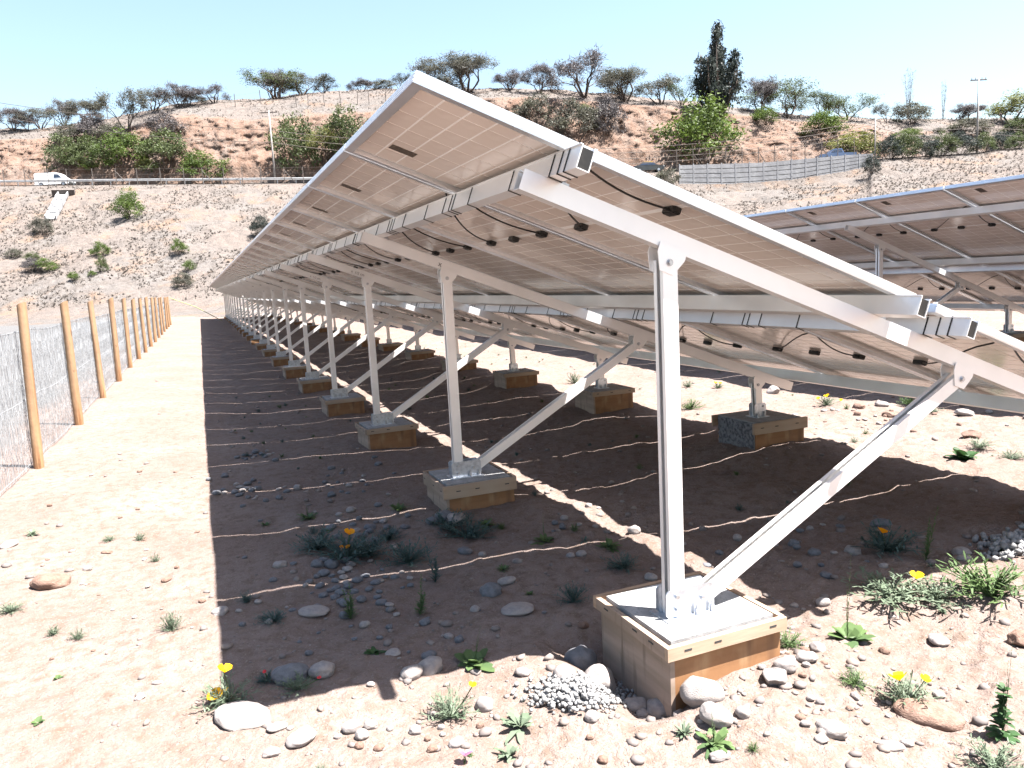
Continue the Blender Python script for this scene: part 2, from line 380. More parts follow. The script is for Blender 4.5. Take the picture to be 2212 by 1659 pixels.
pl = MB().add([(-900,-900,-.6),(900,-900,-.6),(900,900,-.6),(-900,900,-.6)], [(0,1,2,3)]).obj('plain', M['soil']); tag(pl, kind='structure', label='wide flat soil around the site', cat='ground')

SKYL = np.array([(-900,330),(0,287),(100,282),(230,262),(330,245),(400,232),(470,218),(560,214),(607,211),(701,197),(848,191),(1045,200),(1201,203),(1344,218),(1500,233),(1600,246),(1741,255),(1835,258),(1886,260),(2021,261),(2115,262),(2212,262),(3200,230)], float)
BTOP = np.array([(-900,345),(0,303),(120,300),(250,287),(391,251),(447,253),(547,262),(594,257),(638,257),(810,244),(1060,213),(1148,210),(1335,225),(1403,230),(1522,239),(1600,249),(1725,264),(1866,270),(1950,288),(2100,278),(2212,272),(3200,250)], float)
ROADP = np.array([(-900,447),(0,402),(300,399),(660,396),(1000,388),(1463,371),(1647,365),(1835,348),(1889,345),(2114,331),(2212,319),(3200,260)], float)
WALLB = np.array([(1455,371),(1463,411),(1569,414),(1710,404),(1835,380),(1875,366),(1885,346)], float)
def z_at(px, py, v): return at_depth(px, py, v)[2]
HC = np.arange(-900, 3205, 5.0)
VROWS = np.concatenate([np.linspace(50, 68, 14), np.linspace(68.5, 108.6, 92), [109.4,110,111,113,114.6], np.linspace(115, 122.5, 44), np.linspace(123.2, 150, 40), np.linspace(154, 280, 14)])
def build_hill():
    nV, nC = len(VROWS), len(HC); P = np.zeros((nV, nC, 3)); bank = np.zeros((nV, nC))
    for j, px in enumerate(HC):
        pr = np.interp(px, ROADP[:,0], ROADP[:,1]); pb = np.interp(px, BTOP[:,0], BTOP[:,1]); ps = min(np.interp(px, SKYL[:,0], SKYL[:,1]), pb)
        zr = z_at(px, pr, 110); pw = pr+3
        if 1455 < px < 1885: pw = np.interp(px, WALLB[:,0], WALLB[:,1])
        zw = z_at(px, pw, 108.6); zb = z_at(px, pb, 122.5); zs = z_at(px, ps, 150)
        zc = np.interp(VROWS, [50,58,63,68,88,108.6,110,115,116.5,122.5,130,150,200,280], [-.4,.05,.4,1.15,1.15+(zw-1.15)*.47,zw,zr,zr+.1,zr+(zb-zr)*.34,zb,zb+(zs-zb)*.45,zs,zs-4,zs-14])
        d = at_depth(px, pr, 110); u = (d-EYE).dot(RGT)/110
        P[:,j,:] = EYE[None]*[1,1,0] + FWD[None]*VROWS[:,None] + RGT[None]*(u*VROWS)[:,None]; P[:,j,2] = zc
    V = np.broadcast_to(VROWS[:,None], (nV, nC))
    slope = sst(60, 72, V)*sst(109, 105, V); bk = sst(115, 117, V)*sst(124, 121.5, V); top = sst(122, 126, V)
    x, y, z = P[...,0], P[...,1], P[...,2]
    P[...,2] += slope*(.9*fbm3(x*.12, y*.12, z*.12, 3)+.55*fbm3(x*.6, y*.6, z*.6, 4)) + top*(.5*fbm3(x*.2, y*.2, z*.2, 3)+.35*fbm3(x*.9, y*.9, z*.9, 3))
    rg = np.abs(fbm3(x*.35, y*.35, z*.05+4, 4)); rg2 = fbm3(x*1.1, y*1.1, z*.9, 4)
    P += FWD[None,None]*(bk*(1.5*(rg-.25)+1.0*rg2))[...,None]
    P[...,2] += bk*.35*rg2
    bank = sst(114.5, 116, V)*sst(124.5, 122, V)
    bank = np.clip(bank*(1.0+.0*rg), 0, 1)
    # less exposed earth on the far right and by the shrubs
    bank = bank*np.interp(HC, [-900,0,1850,1960,3200], [.9,.9,.9,.35,.3])[None]
    i = np.arange(nV-1)[:,None]*nC; j = np.arange(nC-1)[None,:]
    F = np.stack([i+j, i+j+1, i+j+nC+1, i+j+nC], -1).reshape(-1, 4)
    me = np_mesh('hillside', P.reshape(-1, 3), F, M['hill'], True)
    at = me.attributes.new('bank', 'FLOAT', 'POINT'); at.data.foreach_set('value', bank.ravel().astype(np.float32)); me.update()
    if me.polygons[100].normal.z < 0: me.flip_normals()
    tag(link('hillside', me), kind='structure', label='dry brushy hillside with an orange cut bank above the road', cat='hillside')
    return P
HP = build_hill()
_q = np.einsum('ijk,kl->ijl', HP-EYE, R); HPX = CX+FPX*_q[...,0]/_q[...,2]; HPY = CY+FPX*_q[...,1]/_q[...,2]
def hill_at(px, py, vmin=60):
    last = None
    for i in range(len(VROWS)):
        if VROWS[i] < vmin: continue
        j = int(np.clip(np.searchsorted(HPX[i], px), 0, len(HC)-1))
        if HPY[i, j] <= py: return HP[i, j].copy(), VROWS[i]
    i = int(np.argmin(np.abs(VROWS-140))); j = int(np.clip(np.searchsorted(HPX[i], px), 0, len(HC)-1))
    return HP[i, j].copy(), VROWS[i]
# road strip
i0 = list(VROWS).index(111.0); i1 = list(VROWS).index(113.0)
def road_line(off, dz):
    A = HP[i0]; B = HP[i1]; return A+(B-A)*off+np.array([0,0,dz])
ra, rb = road_line(-.4, .10), road_line(1.75, .10); n = len(HC)
rm = np_mesh('road', np.concatenate([ra, rb]), np.stack([np.arange(n-1), np.arange(n-1)+1, np.arange(n-1)+1+n, np.arange(n-1)+n], -1), M['asphalt'])
if rm.polygons[5].normal.z < 0: rm.flip_normals()
tag(link('road', rm), kind='structure', label='asphalt road running across the hillside', cat='road')

# dry weeds on the slope: uncountable
def build_dry_weeds():
    rs = np.random.RandomState(11); N = 65000
    jj = rs.randint(130, 760, N); zone = rs.rand(N)
    r1 = [i for i, v in enumerate(VROWS) if 66 < v < 108.7]; r2 = [i for i, v in enumerate(VROWS) if 122.6 < v < 151]
    r3 = [i for i, v in enumerate(VROWS) if 115.5 < v < 122.5]
    ii = np.where(zone < .66, rs.choice(r1, N), np.where(zone < .93, rs.choice(r2, N), rs.choice(r3, N)))
    P = HP[ii, jj] + (HP[np.minimum(ii+1, len(VROWS)-1), jj]-HP[ii, jj])*rs.rand(N)[:,None] + (HP[ii, jj+1]-HP[ii, jj])*rs.rand(N)[:,None]
    cl = fbm3(P[:,0]*.25, P[:,1]*.25, P[:,2]*.25, 3); P = P[cl > -.12]; N = len(P)
    h = .06+.22*rs.rand(N)**2; V = []; 
    for k in range(3):
        a = rs.rand(N)*6.283; w = .04+.10*rs.rand(N); dx = np.stack([np.cos(a)*w, np.sin(a)*w, np.zeros(N)], -1)
        tip = P + np.stack([(rs.rand(N)-.5)*.4, (rs.rand(N)-.5)*.4, h], -1)
        V.append(np.stack([P-dx-[0,0,.05], P+dx-[0,0,.05], tip], 1))
    V = np.concatenate(V).reshape(-1, 3); F = np.arange(len(V)).reshape(-1, 3)
    tag(link('dry_weeds', np_mesh('dry_weeds', V, F, M['dryweed'])), 'dry grey weeds and straw covering the hillside', 'weeds', kind='stuff')
build_dry_weeds()

# ================================================================== SOLAR ARRAYS
def panel_meshes():
    """solar panel in its own frame: x down the slope, y along the row, z up from the frame's underside"""
    m = MB(); L, Wd, H, t, fl = PL, PW, .036, .004, .030
    for yy in (t/2, Wd-t/2): m.box((L/2, yy, H/2), (L, t, H), 0)
    for xx in (t/2, L-t/2): m.box((xx, Wd/2, H/2), (t, Wd-2*t, H), 0)
    # grooves on the outer faces: proud ribs
    for z in (.008, .018, .028):
        m.box((L/2, -.0008, z), (L, .0016, .005), 0); m.box((-.0008, Wd/2, z), (.0016, Wd, .005), 0)
    for yy in (t+fl/2, Wd-t-fl/2): m.box((L/2, yy, .0015), (L-2*t, fl, .003), 0)
    for xx in (t+fl/2, L-t-fl/2): m.box((xx, Wd/2, .0015), (fl, Wd-2*t-2*fl, .003), 0)
    m.box((L/2, Wd/2, .0285), (L-2*t, Wd-2*t, .005), 1); m.box((L/2, Wd/2, .0330), (L-2*t, Wd-2*t, .003), 2)
    base = m.mesh('solar_panel', [M['frame'], M['lattice'], M['glass_top']])
    cells = []
    for r in range(22):
        for c in range(6):
            cells.append((.035+.091*r+(.020 if r > 10 else 0)+.0455, .021+.182*c+.091))
    cb = MB().box((0,0,0), (.0838, .1740, .0012)); cell = cb.mesh('cell', M['cell'])
    g = MB()
    for (x, y) in cells: g.box((x, y, .0254), (.0838, .1740, .0012))
    grid = g.mesh('cell_grid', M['cell'])
    jb = MB(); jb.bev((0,0,0), (.042,.078,.020), .010); jb.box((0,0,-.012), (.030,.060,.004)); jbm = jb.mesh('junction_box', M['black'])
    wht = MB().box((0,0,0), (.007,.26,.0016)).mesh('ribbon', M['lattice'])
    lab = MB().box((0,0,0), (.105,.075,.0012)).mesh('rating_label', M['print'])
    def cab(p0, p1, sag):
        pts = []
        for i in range(13):
            t = i/12; x = p0[0]+(p1[0]-p0[0])*t; y = p0[1]+(p1[1]-p0[1])*(t**.8); pts.append((x, y, .015-sag*math.sin(math.pi*t)-.0*t))
        return MB().tube(pts, .0042, 5).mesh('cable', M['rubber'], True)
    c1 = cab((.50,.015), (1.047,.185), .030); c2 = cab((.50,.10), (1.047,.895), .042); c3 = cab((.50,.03), (1.047,.895), .034)
    # far copy: everything in one mesh
    f = MB(); f.v = list(m.v); f.f = list(m.f); f.m = list(m.m)
    for (x, y) in cells: f.box((x, y, .0254), (.0838, .1740, .0012), 3)
    for y in (.19,.56,.91): f.box((1.047, y, .012), (.042,.078,.022), 4)
    far = f.mesh('solar_panel_far', [M['frame'], M['lattice'], M['glass_top'], M['cell'], M['black']])
    return base, cell, cells, grid, jbm, lab, (c1, c2, c3), far
PB, CELLM, CELLS, GRID, JBM, LABM, CABS, FARM = panel_meshes()
C_PROF = lambda w, h, t, lip: [(-w/2,0),(w/2,0),(w/2,h),(w/2-lip,h),(w/2-lip,h-t),(w/2-t,h-t),(w/2-t,t),(-w/2+t,t),(-w/2+t,h-t),(-w/2+lip,h-t),(-w/2+lip,h),(-w/2,h)]
def hat_prof(w, h, t, lip):     # open trough with outward lips at the top
    return [(-w/2,0),(w/2,0),(w/2,h-t),(w/2+lip,h-t),(w/2+lip,h),(w/2-t,h),(w/2-t,t),(-w/2+t,t),(-w/2+t,h),(-w/2-lip,h),(-w/2-lip,h-t),(-w/2,h-t)]
PURL = [.535, 2.02, 2.30, 3.96]
def text_mesh(s, size):
    cu = bpy.data.curves.new('marker_note', 'FONT'); cu.body = s; cu.size = size; cu.extrude = .0004
    o = bpy.data.objects.new('tmp', cu); COL.objects.link(o); dg = bpy.context.evaluated_depsgraph_get(); dg.update()
    me = bpy.data.meshes.new_from_object(o.evaluated_get(dg)); bpy.data.objects.remove(o); me.materials.clear(); me.materials.append(M['ink']); return me

def build_array(aid, off, y_start, fy, label, foots, detail):
    root = empty('solar_array', (PX0+off[0], PY0+off[1], off[2])); tag(root, label, 'solar array', 'rows of ground mounted solar panels')
    base = np.array([PX0, PY0, 0])
    o3 = np.array(off); P0 = np.array([PX0+off[0], y_start, PZ0+off[2]])      # underside corner of the upper row, near end
    rootw = np.array(root.location)
    loc = lambda p: Vector(np.asarray(p)-rootw)
    rotm = Matrix(((SV[0],0,NV[0]),(0,1,0),(SV[2],0,NV[2]))).to_euler()
    rs = random.Random(5+aid); ncell = 0
    for row in range(2):
        for j in range(NMOD):
            p = P0 + SV*(row*(PL+GAP)) + YV*(PITCH*j) + NV*rs.uniform(-.0015,.0015)
            near = (detail and j < 9) or (not detail and j < 9)
            if not near:
                link('solar_panel', FARM, root, loc(p), rotm); continue
            pan = link('solar_panel', PB, root, loc(p), rotm)
            if detail and j == 0:
                for (x, y) in CELLS: link('cell', CELLM, pan, (x, y, .0254))
            elif detail and j == 1 and row == 0:
                for (x, y) in CELLS[:36]: link('cell', CELLM, pan, (x, y, .0254))
                g = MB()
                for (x, y) in CELLS[36:]: g.box((x, y, .0254), (.0838,.1740,.0012))
                tag(g.obj('cell_grid', M['cell'], pan), kind='stuff')
            else: tag(link('cell_grid', GRID, pan), kind='stuff')
            for y in (.19,.56,.91): link('junction_box', JBM, pan, (1.047, y, .0145))
            if row == 0: link('rating_label', LABM, pan, (.188, .872, .0243))
            link('cable', CABS[0], pan); link('cable', CABS[1 if (j+row) % 2 else 2], pan)
    ylen = PITCH*NMOD
    # purlins: lengths of about 5.8 m butted together
    seg = 5.765
    for pi, s in enumerate(PURL):
        y0 = -.115 - (.0 if pi < 3 else .02); k = 0
        while y0 < ylen:
            y1 = min(y0+seg, ylen+.05)
            A = P0+SV*s+YV*y0-NV*.0762; B = P0+SV*s+YV*(y1-.004)-NV*.0762
            m = MB(); m.ext(hat_prof(.046, .0755, .003, .007), A-rootw, B-rootw, SV, NV); pu = m.obj('purlin', M['alu'], root)
            if k == 0: MB().box(A-rootw+YV*.012+NV*.036, (.0385,.016,.062), 0, np.stack([SV,YV,NV])).obj('hollow_shade', M['black'], pu)  # black block stands in for the shade inside the hollow purlin end
            if k < 3 and pi in (0, 2):
                for j in range(int(seg/PITCH)+1):
                    yj = (k*5+j)*PITCH
                    for dy in ((-.28,-.02,.03,.09,.42) if pi == 0 else (-.05,.02,.07,.35,.8)):
                        yy = yj+dy+rs.uniform(-.02,.02)
                        if not (y0+.05 < yy < y1-.05) or not detail: continue
                        c = P0+SV*s+YV*yy-NV*.0365-rootw
                        t = MB()
                        for (dx, dz, w, h) in ((-.0245,-.001,.003,.082),(.0245,-.001,.003,.082)): t.box(c+SV*dx+NV*dz, (w,.005,h), 0, np.stack([SV,YV,NV]))
                        t.box(c-NV*.0412, (.052,.005,.003), 0, np.stack([SV,YV,NV]))
                        t.obj('cable_tie', M['black'], pu)
            y0 = y1; k += 1
    # support frames
    for k in range(NFR):
        y = fy+BAY*k; Rt = np.array([PX0+off[0], y, PZ0+off[2]]) - NV*.0775   # top of the rafter at s=0
        raf = MB(); raf.ext(C_PROF(.05, .068, .003, .012), Rt+SV*.43-NV*.068-rootw, Rt+SV*4.06-NV*.068-rootw, YV, NV)
        ro = raf.obj('rafter', M['alu'], root)
        if detail:
            for s in PURL:
                b = MB(); b.box(Rt+SV*(s+.05)+NV*.006-YV*.0-rootw, (.03,.02,.012), 0, np.stack([SV,YV,NV])); b.tube([Rt+SV*(s+.05)+NV*.002-rootw, Rt+SV*(s+.05)+NV*.022-rootw], .006, 6); b.obj('bolt', M['bolt'], ro)
        if detail and k in (1, 2, 3):
            sx = {1:.95, 2:.85, 3:.8}[k]
            Rm = np.stack([SV, NV, np.cross(SV, NV)], 1)
            mt = text_mesh('x' if k == 1 else 'x  1/2 cm', .035 if k > 1 else .05)
            pos = Rt+SV*sx-NV*.052-YV*.0262-rootw
            link('marker_note', mt, ro, Vector(pos), Matrix(Rm.tolist()).to_euler())
        fa = foots[2*k]; fb = foots[2*k+1]
        def bracket(par, s, wdt=.115):
            b = MB(); c = Rt+SV*s-NV*.066-rootw
            pr = [(-wdt/2,.012),(wdt/2,.012),(wdt/2,-.022),(.028,-.082),(-.028,-.082),(-wdt/2,-.022)]
            # sit upright: plates either side of the rafter
            for sy in (-1, 1): b.ext(pr, c+YV*(sy*.0315-.002), c+YV*(sy*.0315+.002), SV, NV)
            bo = b.obj('bracket', M['alu'], par)
            bt = MB(); q = c-NV*.045; bt.tube([q-YV*.043, q-YV*.0335], .0085, 6); bt.tube([q-YV*.037, q-YV*.0336], .013, 10); bt.obj('bolt', M['bolt'], par)
            return c-NV*.045+rootw
        # bolts' centres
        xA = PX0+off[0]+.90; xB = PX0+off[0]+(3.424 if aid == 0 else 3.30)
        sA = .90/math.cos(TILT)+.07; sB = (xB-PX0-off[0])/math.cos(TILT)+.055; sM = 2.567
        def c_post(name, A, B, wdt, par, up=None):
            A = np.asarray(A); B = np.asarray(B); d = nrm(B-A); u = nrm(np.cross(YV, d)) if up is None else up
            m = MB(); m.ext([(a, b-wdt/2) for a, b in C_PROF(wdt, wdt, .0035, .019)], A-rootw, B-rootw, YV, -u)
            return m.obj(name, M['alu'], par)
        zA, zB = fa[2], fb[2]
        postA = c_post('post', (xA, y, zA+.004), Rt+SV*sA-NV*.10, .060, root); 
        bA = bracket(postA, sA)
        brA0 = np.array([xA+.105, y, zA+.045]); tgt = Rt+SV*sM-NV*.111
        brace = c_post('brace', brA0, tgt, .056, root)
        bracket(brace, sM)
        postB = c_post('post', (xB, y, zB+.004), Rt+SV*sB-NV*.10, .060, root)
        bracket(postB, sB)
        for (par, xx, zz, wd) in ((postA, xA, zA, .21), (postB, xB, zB, .11)):
            fp = MB(); cx = xx+(.05 if wd > .15 else 0)
            fp.box(np.array([cx, y, zz+.003])-rootw, (wd+.02, .13, .006))
            for sy in (-1, 1): fp.bev(np.array([cx, y+sy*.0335, zz+.058])-rootw, (wd, .105, .004), .012, 0, [[1,0,0],[0,0,1],[0,-1,0]])
            fo = fp.obj('foot_bracket', M['galv'], par)
            if k < 9:
                for (dx, dz) in ((-.06,.035),(-.06,.085),(.05,.06)) if wd > .15 else ((.03,.035),(.03,.085)):
                    MB().tube([np.array([cx+dx, y-.047, zz+dz])-rootw, np.array([cx+dx, y-.0355, zz+dz])-rootw], .009, 6).obj('bolt', M['bolt'], fo)
                for dx in ((.02,.085) if wd > .15 else (-.03,.03)):
                    b = MB(); b.tube([np.array([cx+dx, y-.05, zz+.006])-rootw, np.array([cx+dx, y-.05, zz+.030])-rootw], .009, 6); b.tube([np.array([cx+dx, y-.05, zz+.03])-rootw, np.array([cx+dx, y-.05, zz+.045])-rootw], .005, 6); b.obj('anchor_bolt', M['bolt'], fo)
    return root
build_array(0, (0,0,0), PY0, FY0, 'near long row of tilted solar panels filling the picture, underside towards the viewer', FOOT, True)
build_array(1, (6.49,.165,.10), PY0+.165, FY2, 'second row of tilted solar panels at the right edge, beyond the near row', FOOT2, False)

# ------------------------------------------------------------------ footings
def build_footing(x, y, zt, h, aid, line, k):
    rs = random.Random(100*aid+10*k+(1 if line == 'B' else 0)); root_z = zt
    near = k < 9 and aid == 0 or k < 4
    rz = rs.uniform(-.03, .03); dep = .62
    name = 'concrete_footing'
    arr = 'near row' if aid == 0 else 'right-hand row'
    ln = 'tall post' if line == 'A' else 'short low-side post'
    if aid == 0 and line == 'A' and k == 0: lb = 'large sunlit timber-sided concrete footing nearest the viewer, white top'
    elif aid == 0 and line == 'B' and k == 1: lb = 'footing with one bare grey rough concrete side and a fallen board'
    elif aid == 0 and k < 9: lb = 'timber-sided concrete footing under the %s %s of the near row' % (ordw(k), ln)
    elif aid == 0: lb = 'far small timber-sided footing under a distant %s of the near row' % ln
    elif k < 4: lb = 'timber-sided footing under the %s %s of the right-hand row' % (ordw(k), ln)
    else: lb = 'timber-sided footing under a hidden far %s of the right-hand row' % ln
    rough = (aid == 0 and line == 'B' and k == 1)
    m = MB(); m.box((0,0,-dep/2), (2*h-.034, 2*h-.034, dep))
    o = m.obj(name, [M['concrete']], None, loc=(x, y, zt), rot=(0,0,rz)); tag(o, lb, 'footing', 'concrete footings of the %s, %s line' % (arr, 'tall' if line == 'A' else 'low'))
    bt = .018
    sides = [('y',-1),('x',-1),('y',1),('x',1)]
    for ax, s in sides:
        if rough and (ax, s) == ('x', -1):
            # bare aggregate: knobbly face
            q = MB(); n = 14; vs = []; 
            for a in range(n):
                for b in range(n):
                    vs.append((-h+.017-.004-rs.random()*.012, -h+.02+(2*h-.04)*a/(n-1), -.32*b/(n-1)-.004))
            q.add(vs, [(a*n+b, a*n+b+1, (a+1)*n+b+1, (a+1)*n+b) for a in range(n-1) for b in range(n-1)])
            q.obj('rough_face', M['rawconc'], o); continue
        bm_ = M['plypale'] if (ax == 'x' and s < 0) else M['ply']
        b = MB()
        drop = .012+rs.random()*.01
        if ax == 'y': b.box((0, s*(h-.009), -dep/2-drop), (2*h-.036, bt, dep-.01))
        else: b.box((s*(h-.009), 0, -dep/2-drop), (bt, 2*h, dep-.01))
        b.obj('side_board', bm_, o)
        if near and not rough or (rough and ax == 'y'):
            w = .048 if k != 1 or aid else .085
            bb = MB(); zz = -w/2-.003+rs.uniform(-.003,.002); ex = rs.uniform(-.01,.012)
            if ax == 'y': bb.box((ex, s*(h+.011), zz), (2*h+.036, .021, w))
            else: bb.box((s*(h+.011), ex*.3, zz-.001), (.0205, 2*h-.002, w-.002))
            bo = bb.obj('batten', M['batten'] if not (ax == 'x' and s < 0) else M['plypale'], o)
            if k < 3 and aid == 0:
                nm = MB()
                for t in (-.75, -.2, .72):
                    q = t*h+rs.uniform(-.03,.03)
                    if ax == 'y': nm.box((q, s*(h+.0222), zz+.004), (.030,.0012,.006), 0)
                    else: nm.box((s*(h+.0222), q, zz+.004), (.0012,.030,.006), 0)
                nm.obj('nail_slot', M['dark'], bo)
    return o
for f in FOOT+FOOT2: build_footing(*f)
# fallen board beside the bare footing
fb_ = FOOT[3]
MBb = MB(); MBb.box((0,0,0), (.018,.50,.26)); o = MBb.obj('loose_board', M['plypale'], None, loc=(fb_[0]-.33, fb_[1]-.10, fb_[2]-.30), rot=(.15,1.05,.1)); tag(o, 'loose pale plywood board leaning on the bare concrete footing', 'board')

# ------------------------------------------------------------------ wooden fence with wire netting
FXX = -1.53; FYS = 8.18; FSP = 2.62
def build_fence():
    rs = random.Random(4)
    for i in range(-1, 15):
        y = FYS+FSP*i; g = float(gz(FXX, y)); r = .048*rs.uniform(.9,1.1); hgt = 1.50+rs.uniform(-.02,.03) - g
        if i < -1: continue
        m = MB(); n = 18; rings = []; lean = (rs.uniform(-.025,.025), rs.uniform(-.03,.03)); zs = np.linspace(-.25, hgt, 16)
        for a, z in enumerate(zs):
            for t in range(n):
                th = 2*math.pi*t/n; rr = r*(1-.10*(z/hgt))*(1+.03*math.sin(3*th+z*5+i)+.02*math.sin(7*th+9*z))
                x_, y_ = rr*math.cos(th), rr*math.sin(th)
                zz = z + (.45*x_*(1 if i % 2 else .8)-.25*y_ if a == len(zs)-1 else 0)
                rings.append((x_+lean[0]*z, y_+lean[1]*z, zz))
        fs = [(a*n+t, a*n+(t+1)%n, (a+1)*n+(t+1)%n, (a+1)*n+t) for a in range(len(zs)-1) for t in range(n)]
        m.add(rings, fs, 0); m.add(rings[-n:], [tuple(range(n))], 1)
        o = m.obj('fence_post', [M['pine'], M['endgrain']], None, smooth=False, loc=(FXX, y, g)); 
        for p in o.data.polygons:
            if p.material_index == 0: p.use_smooth = True
        lb = 'nearest thick round wooden fence post with a slanted sawn top' if i == 0 else ('wooden fence post %s along the line from the viewer' % ordw(i) if i < 10 else 'thin-looking wooden post among the farthest of the fence line')
        if i == -1: lb = 'wooden fence post just outside the left picture edge'
        tag(o, lb, 'fence post', 'round wooden fence posts')
    net = MB(); V = []; F = []; y0, y1 = FYS-2*FSP, FYS+14*FSP; hh = 1.24; x = FXX-.062; w = .0013
    st = .050; dy = .40
    tot = 0; ys = []
    a = y0
    while a < y1:
        s_ = st if a < 16 else (st*1.5 if a < 26 else st*2.2)
        ys.append((a, w*(1 if a < 16 else (1.3 if a < 26 else 1.7)))); a += s_
    for sgn in (-1, 1):
        for (a, ww) in ys:
            # woven wire: a gentle zigzag that climbs
            pts = []; ph = RND.randint(0,1); a = a+RND.uniform(-.018,.018)
            nseg = 9
            for q in range(nseg+1):
                t = q/nseg; yy = a + sgn*dy*t*.5 + .010*(1 if (q+ph) % 2 else -1); g = float(0)
                pts.append((x+.004*(1 if (q % 2) ^ (sgn > 0) else -1), yy, .02+hh*t))
            for i in range(nseg):
                o = len(V); p, q2 = pts[i], pts[i+1]
                for P_ in (p, q2): V += [(P_[0]-ww, P_[1]-ww, P_[2]), (P_[0]+ww, P_[1], P_[2]), (P_[0]-ww, P_[1]+ww, P_[2])]
                F += [(o,o+1,o+4,o+3),(o+1,o+2,o+5,o+4),(o+2,o,o+3,o+5)]
    V = np.array(V); V[:,2] += gz(V[:,0], V[:,1])
    r = empty('wire_netting', (FXX-.062, FYS, 0)); tag(r, 'long galvanised wire netting strung on the wooden posts', 'netting')
    me = np_mesh('wire', V-np.array([FXX-.062, FYS, 0]), np.array(F), M['wire']); link('wire', me, r)
    for z in (.04, .62, 1.25):
        pts = [(0, yy-FYS, z+float(gz(x, yy))) for yy in np.linspace(y0, y1, 70)]
        MB().tube(pts, .0024, 4).obj('line_wire', M['wire'], r)
    yl = FYS+14*FSP
    rp = MB().tube([(FXX+.1, yl, 1.45), (FXX+1.3, yl+1.2, .9), (FXX+2.6, yl+2.4, .02)], .02, 5).obj('guy_rope', M['rope']); tag(rp, 'pale yellow-green rope slanting down from the far end of the fence', 'rope')
build_fence()

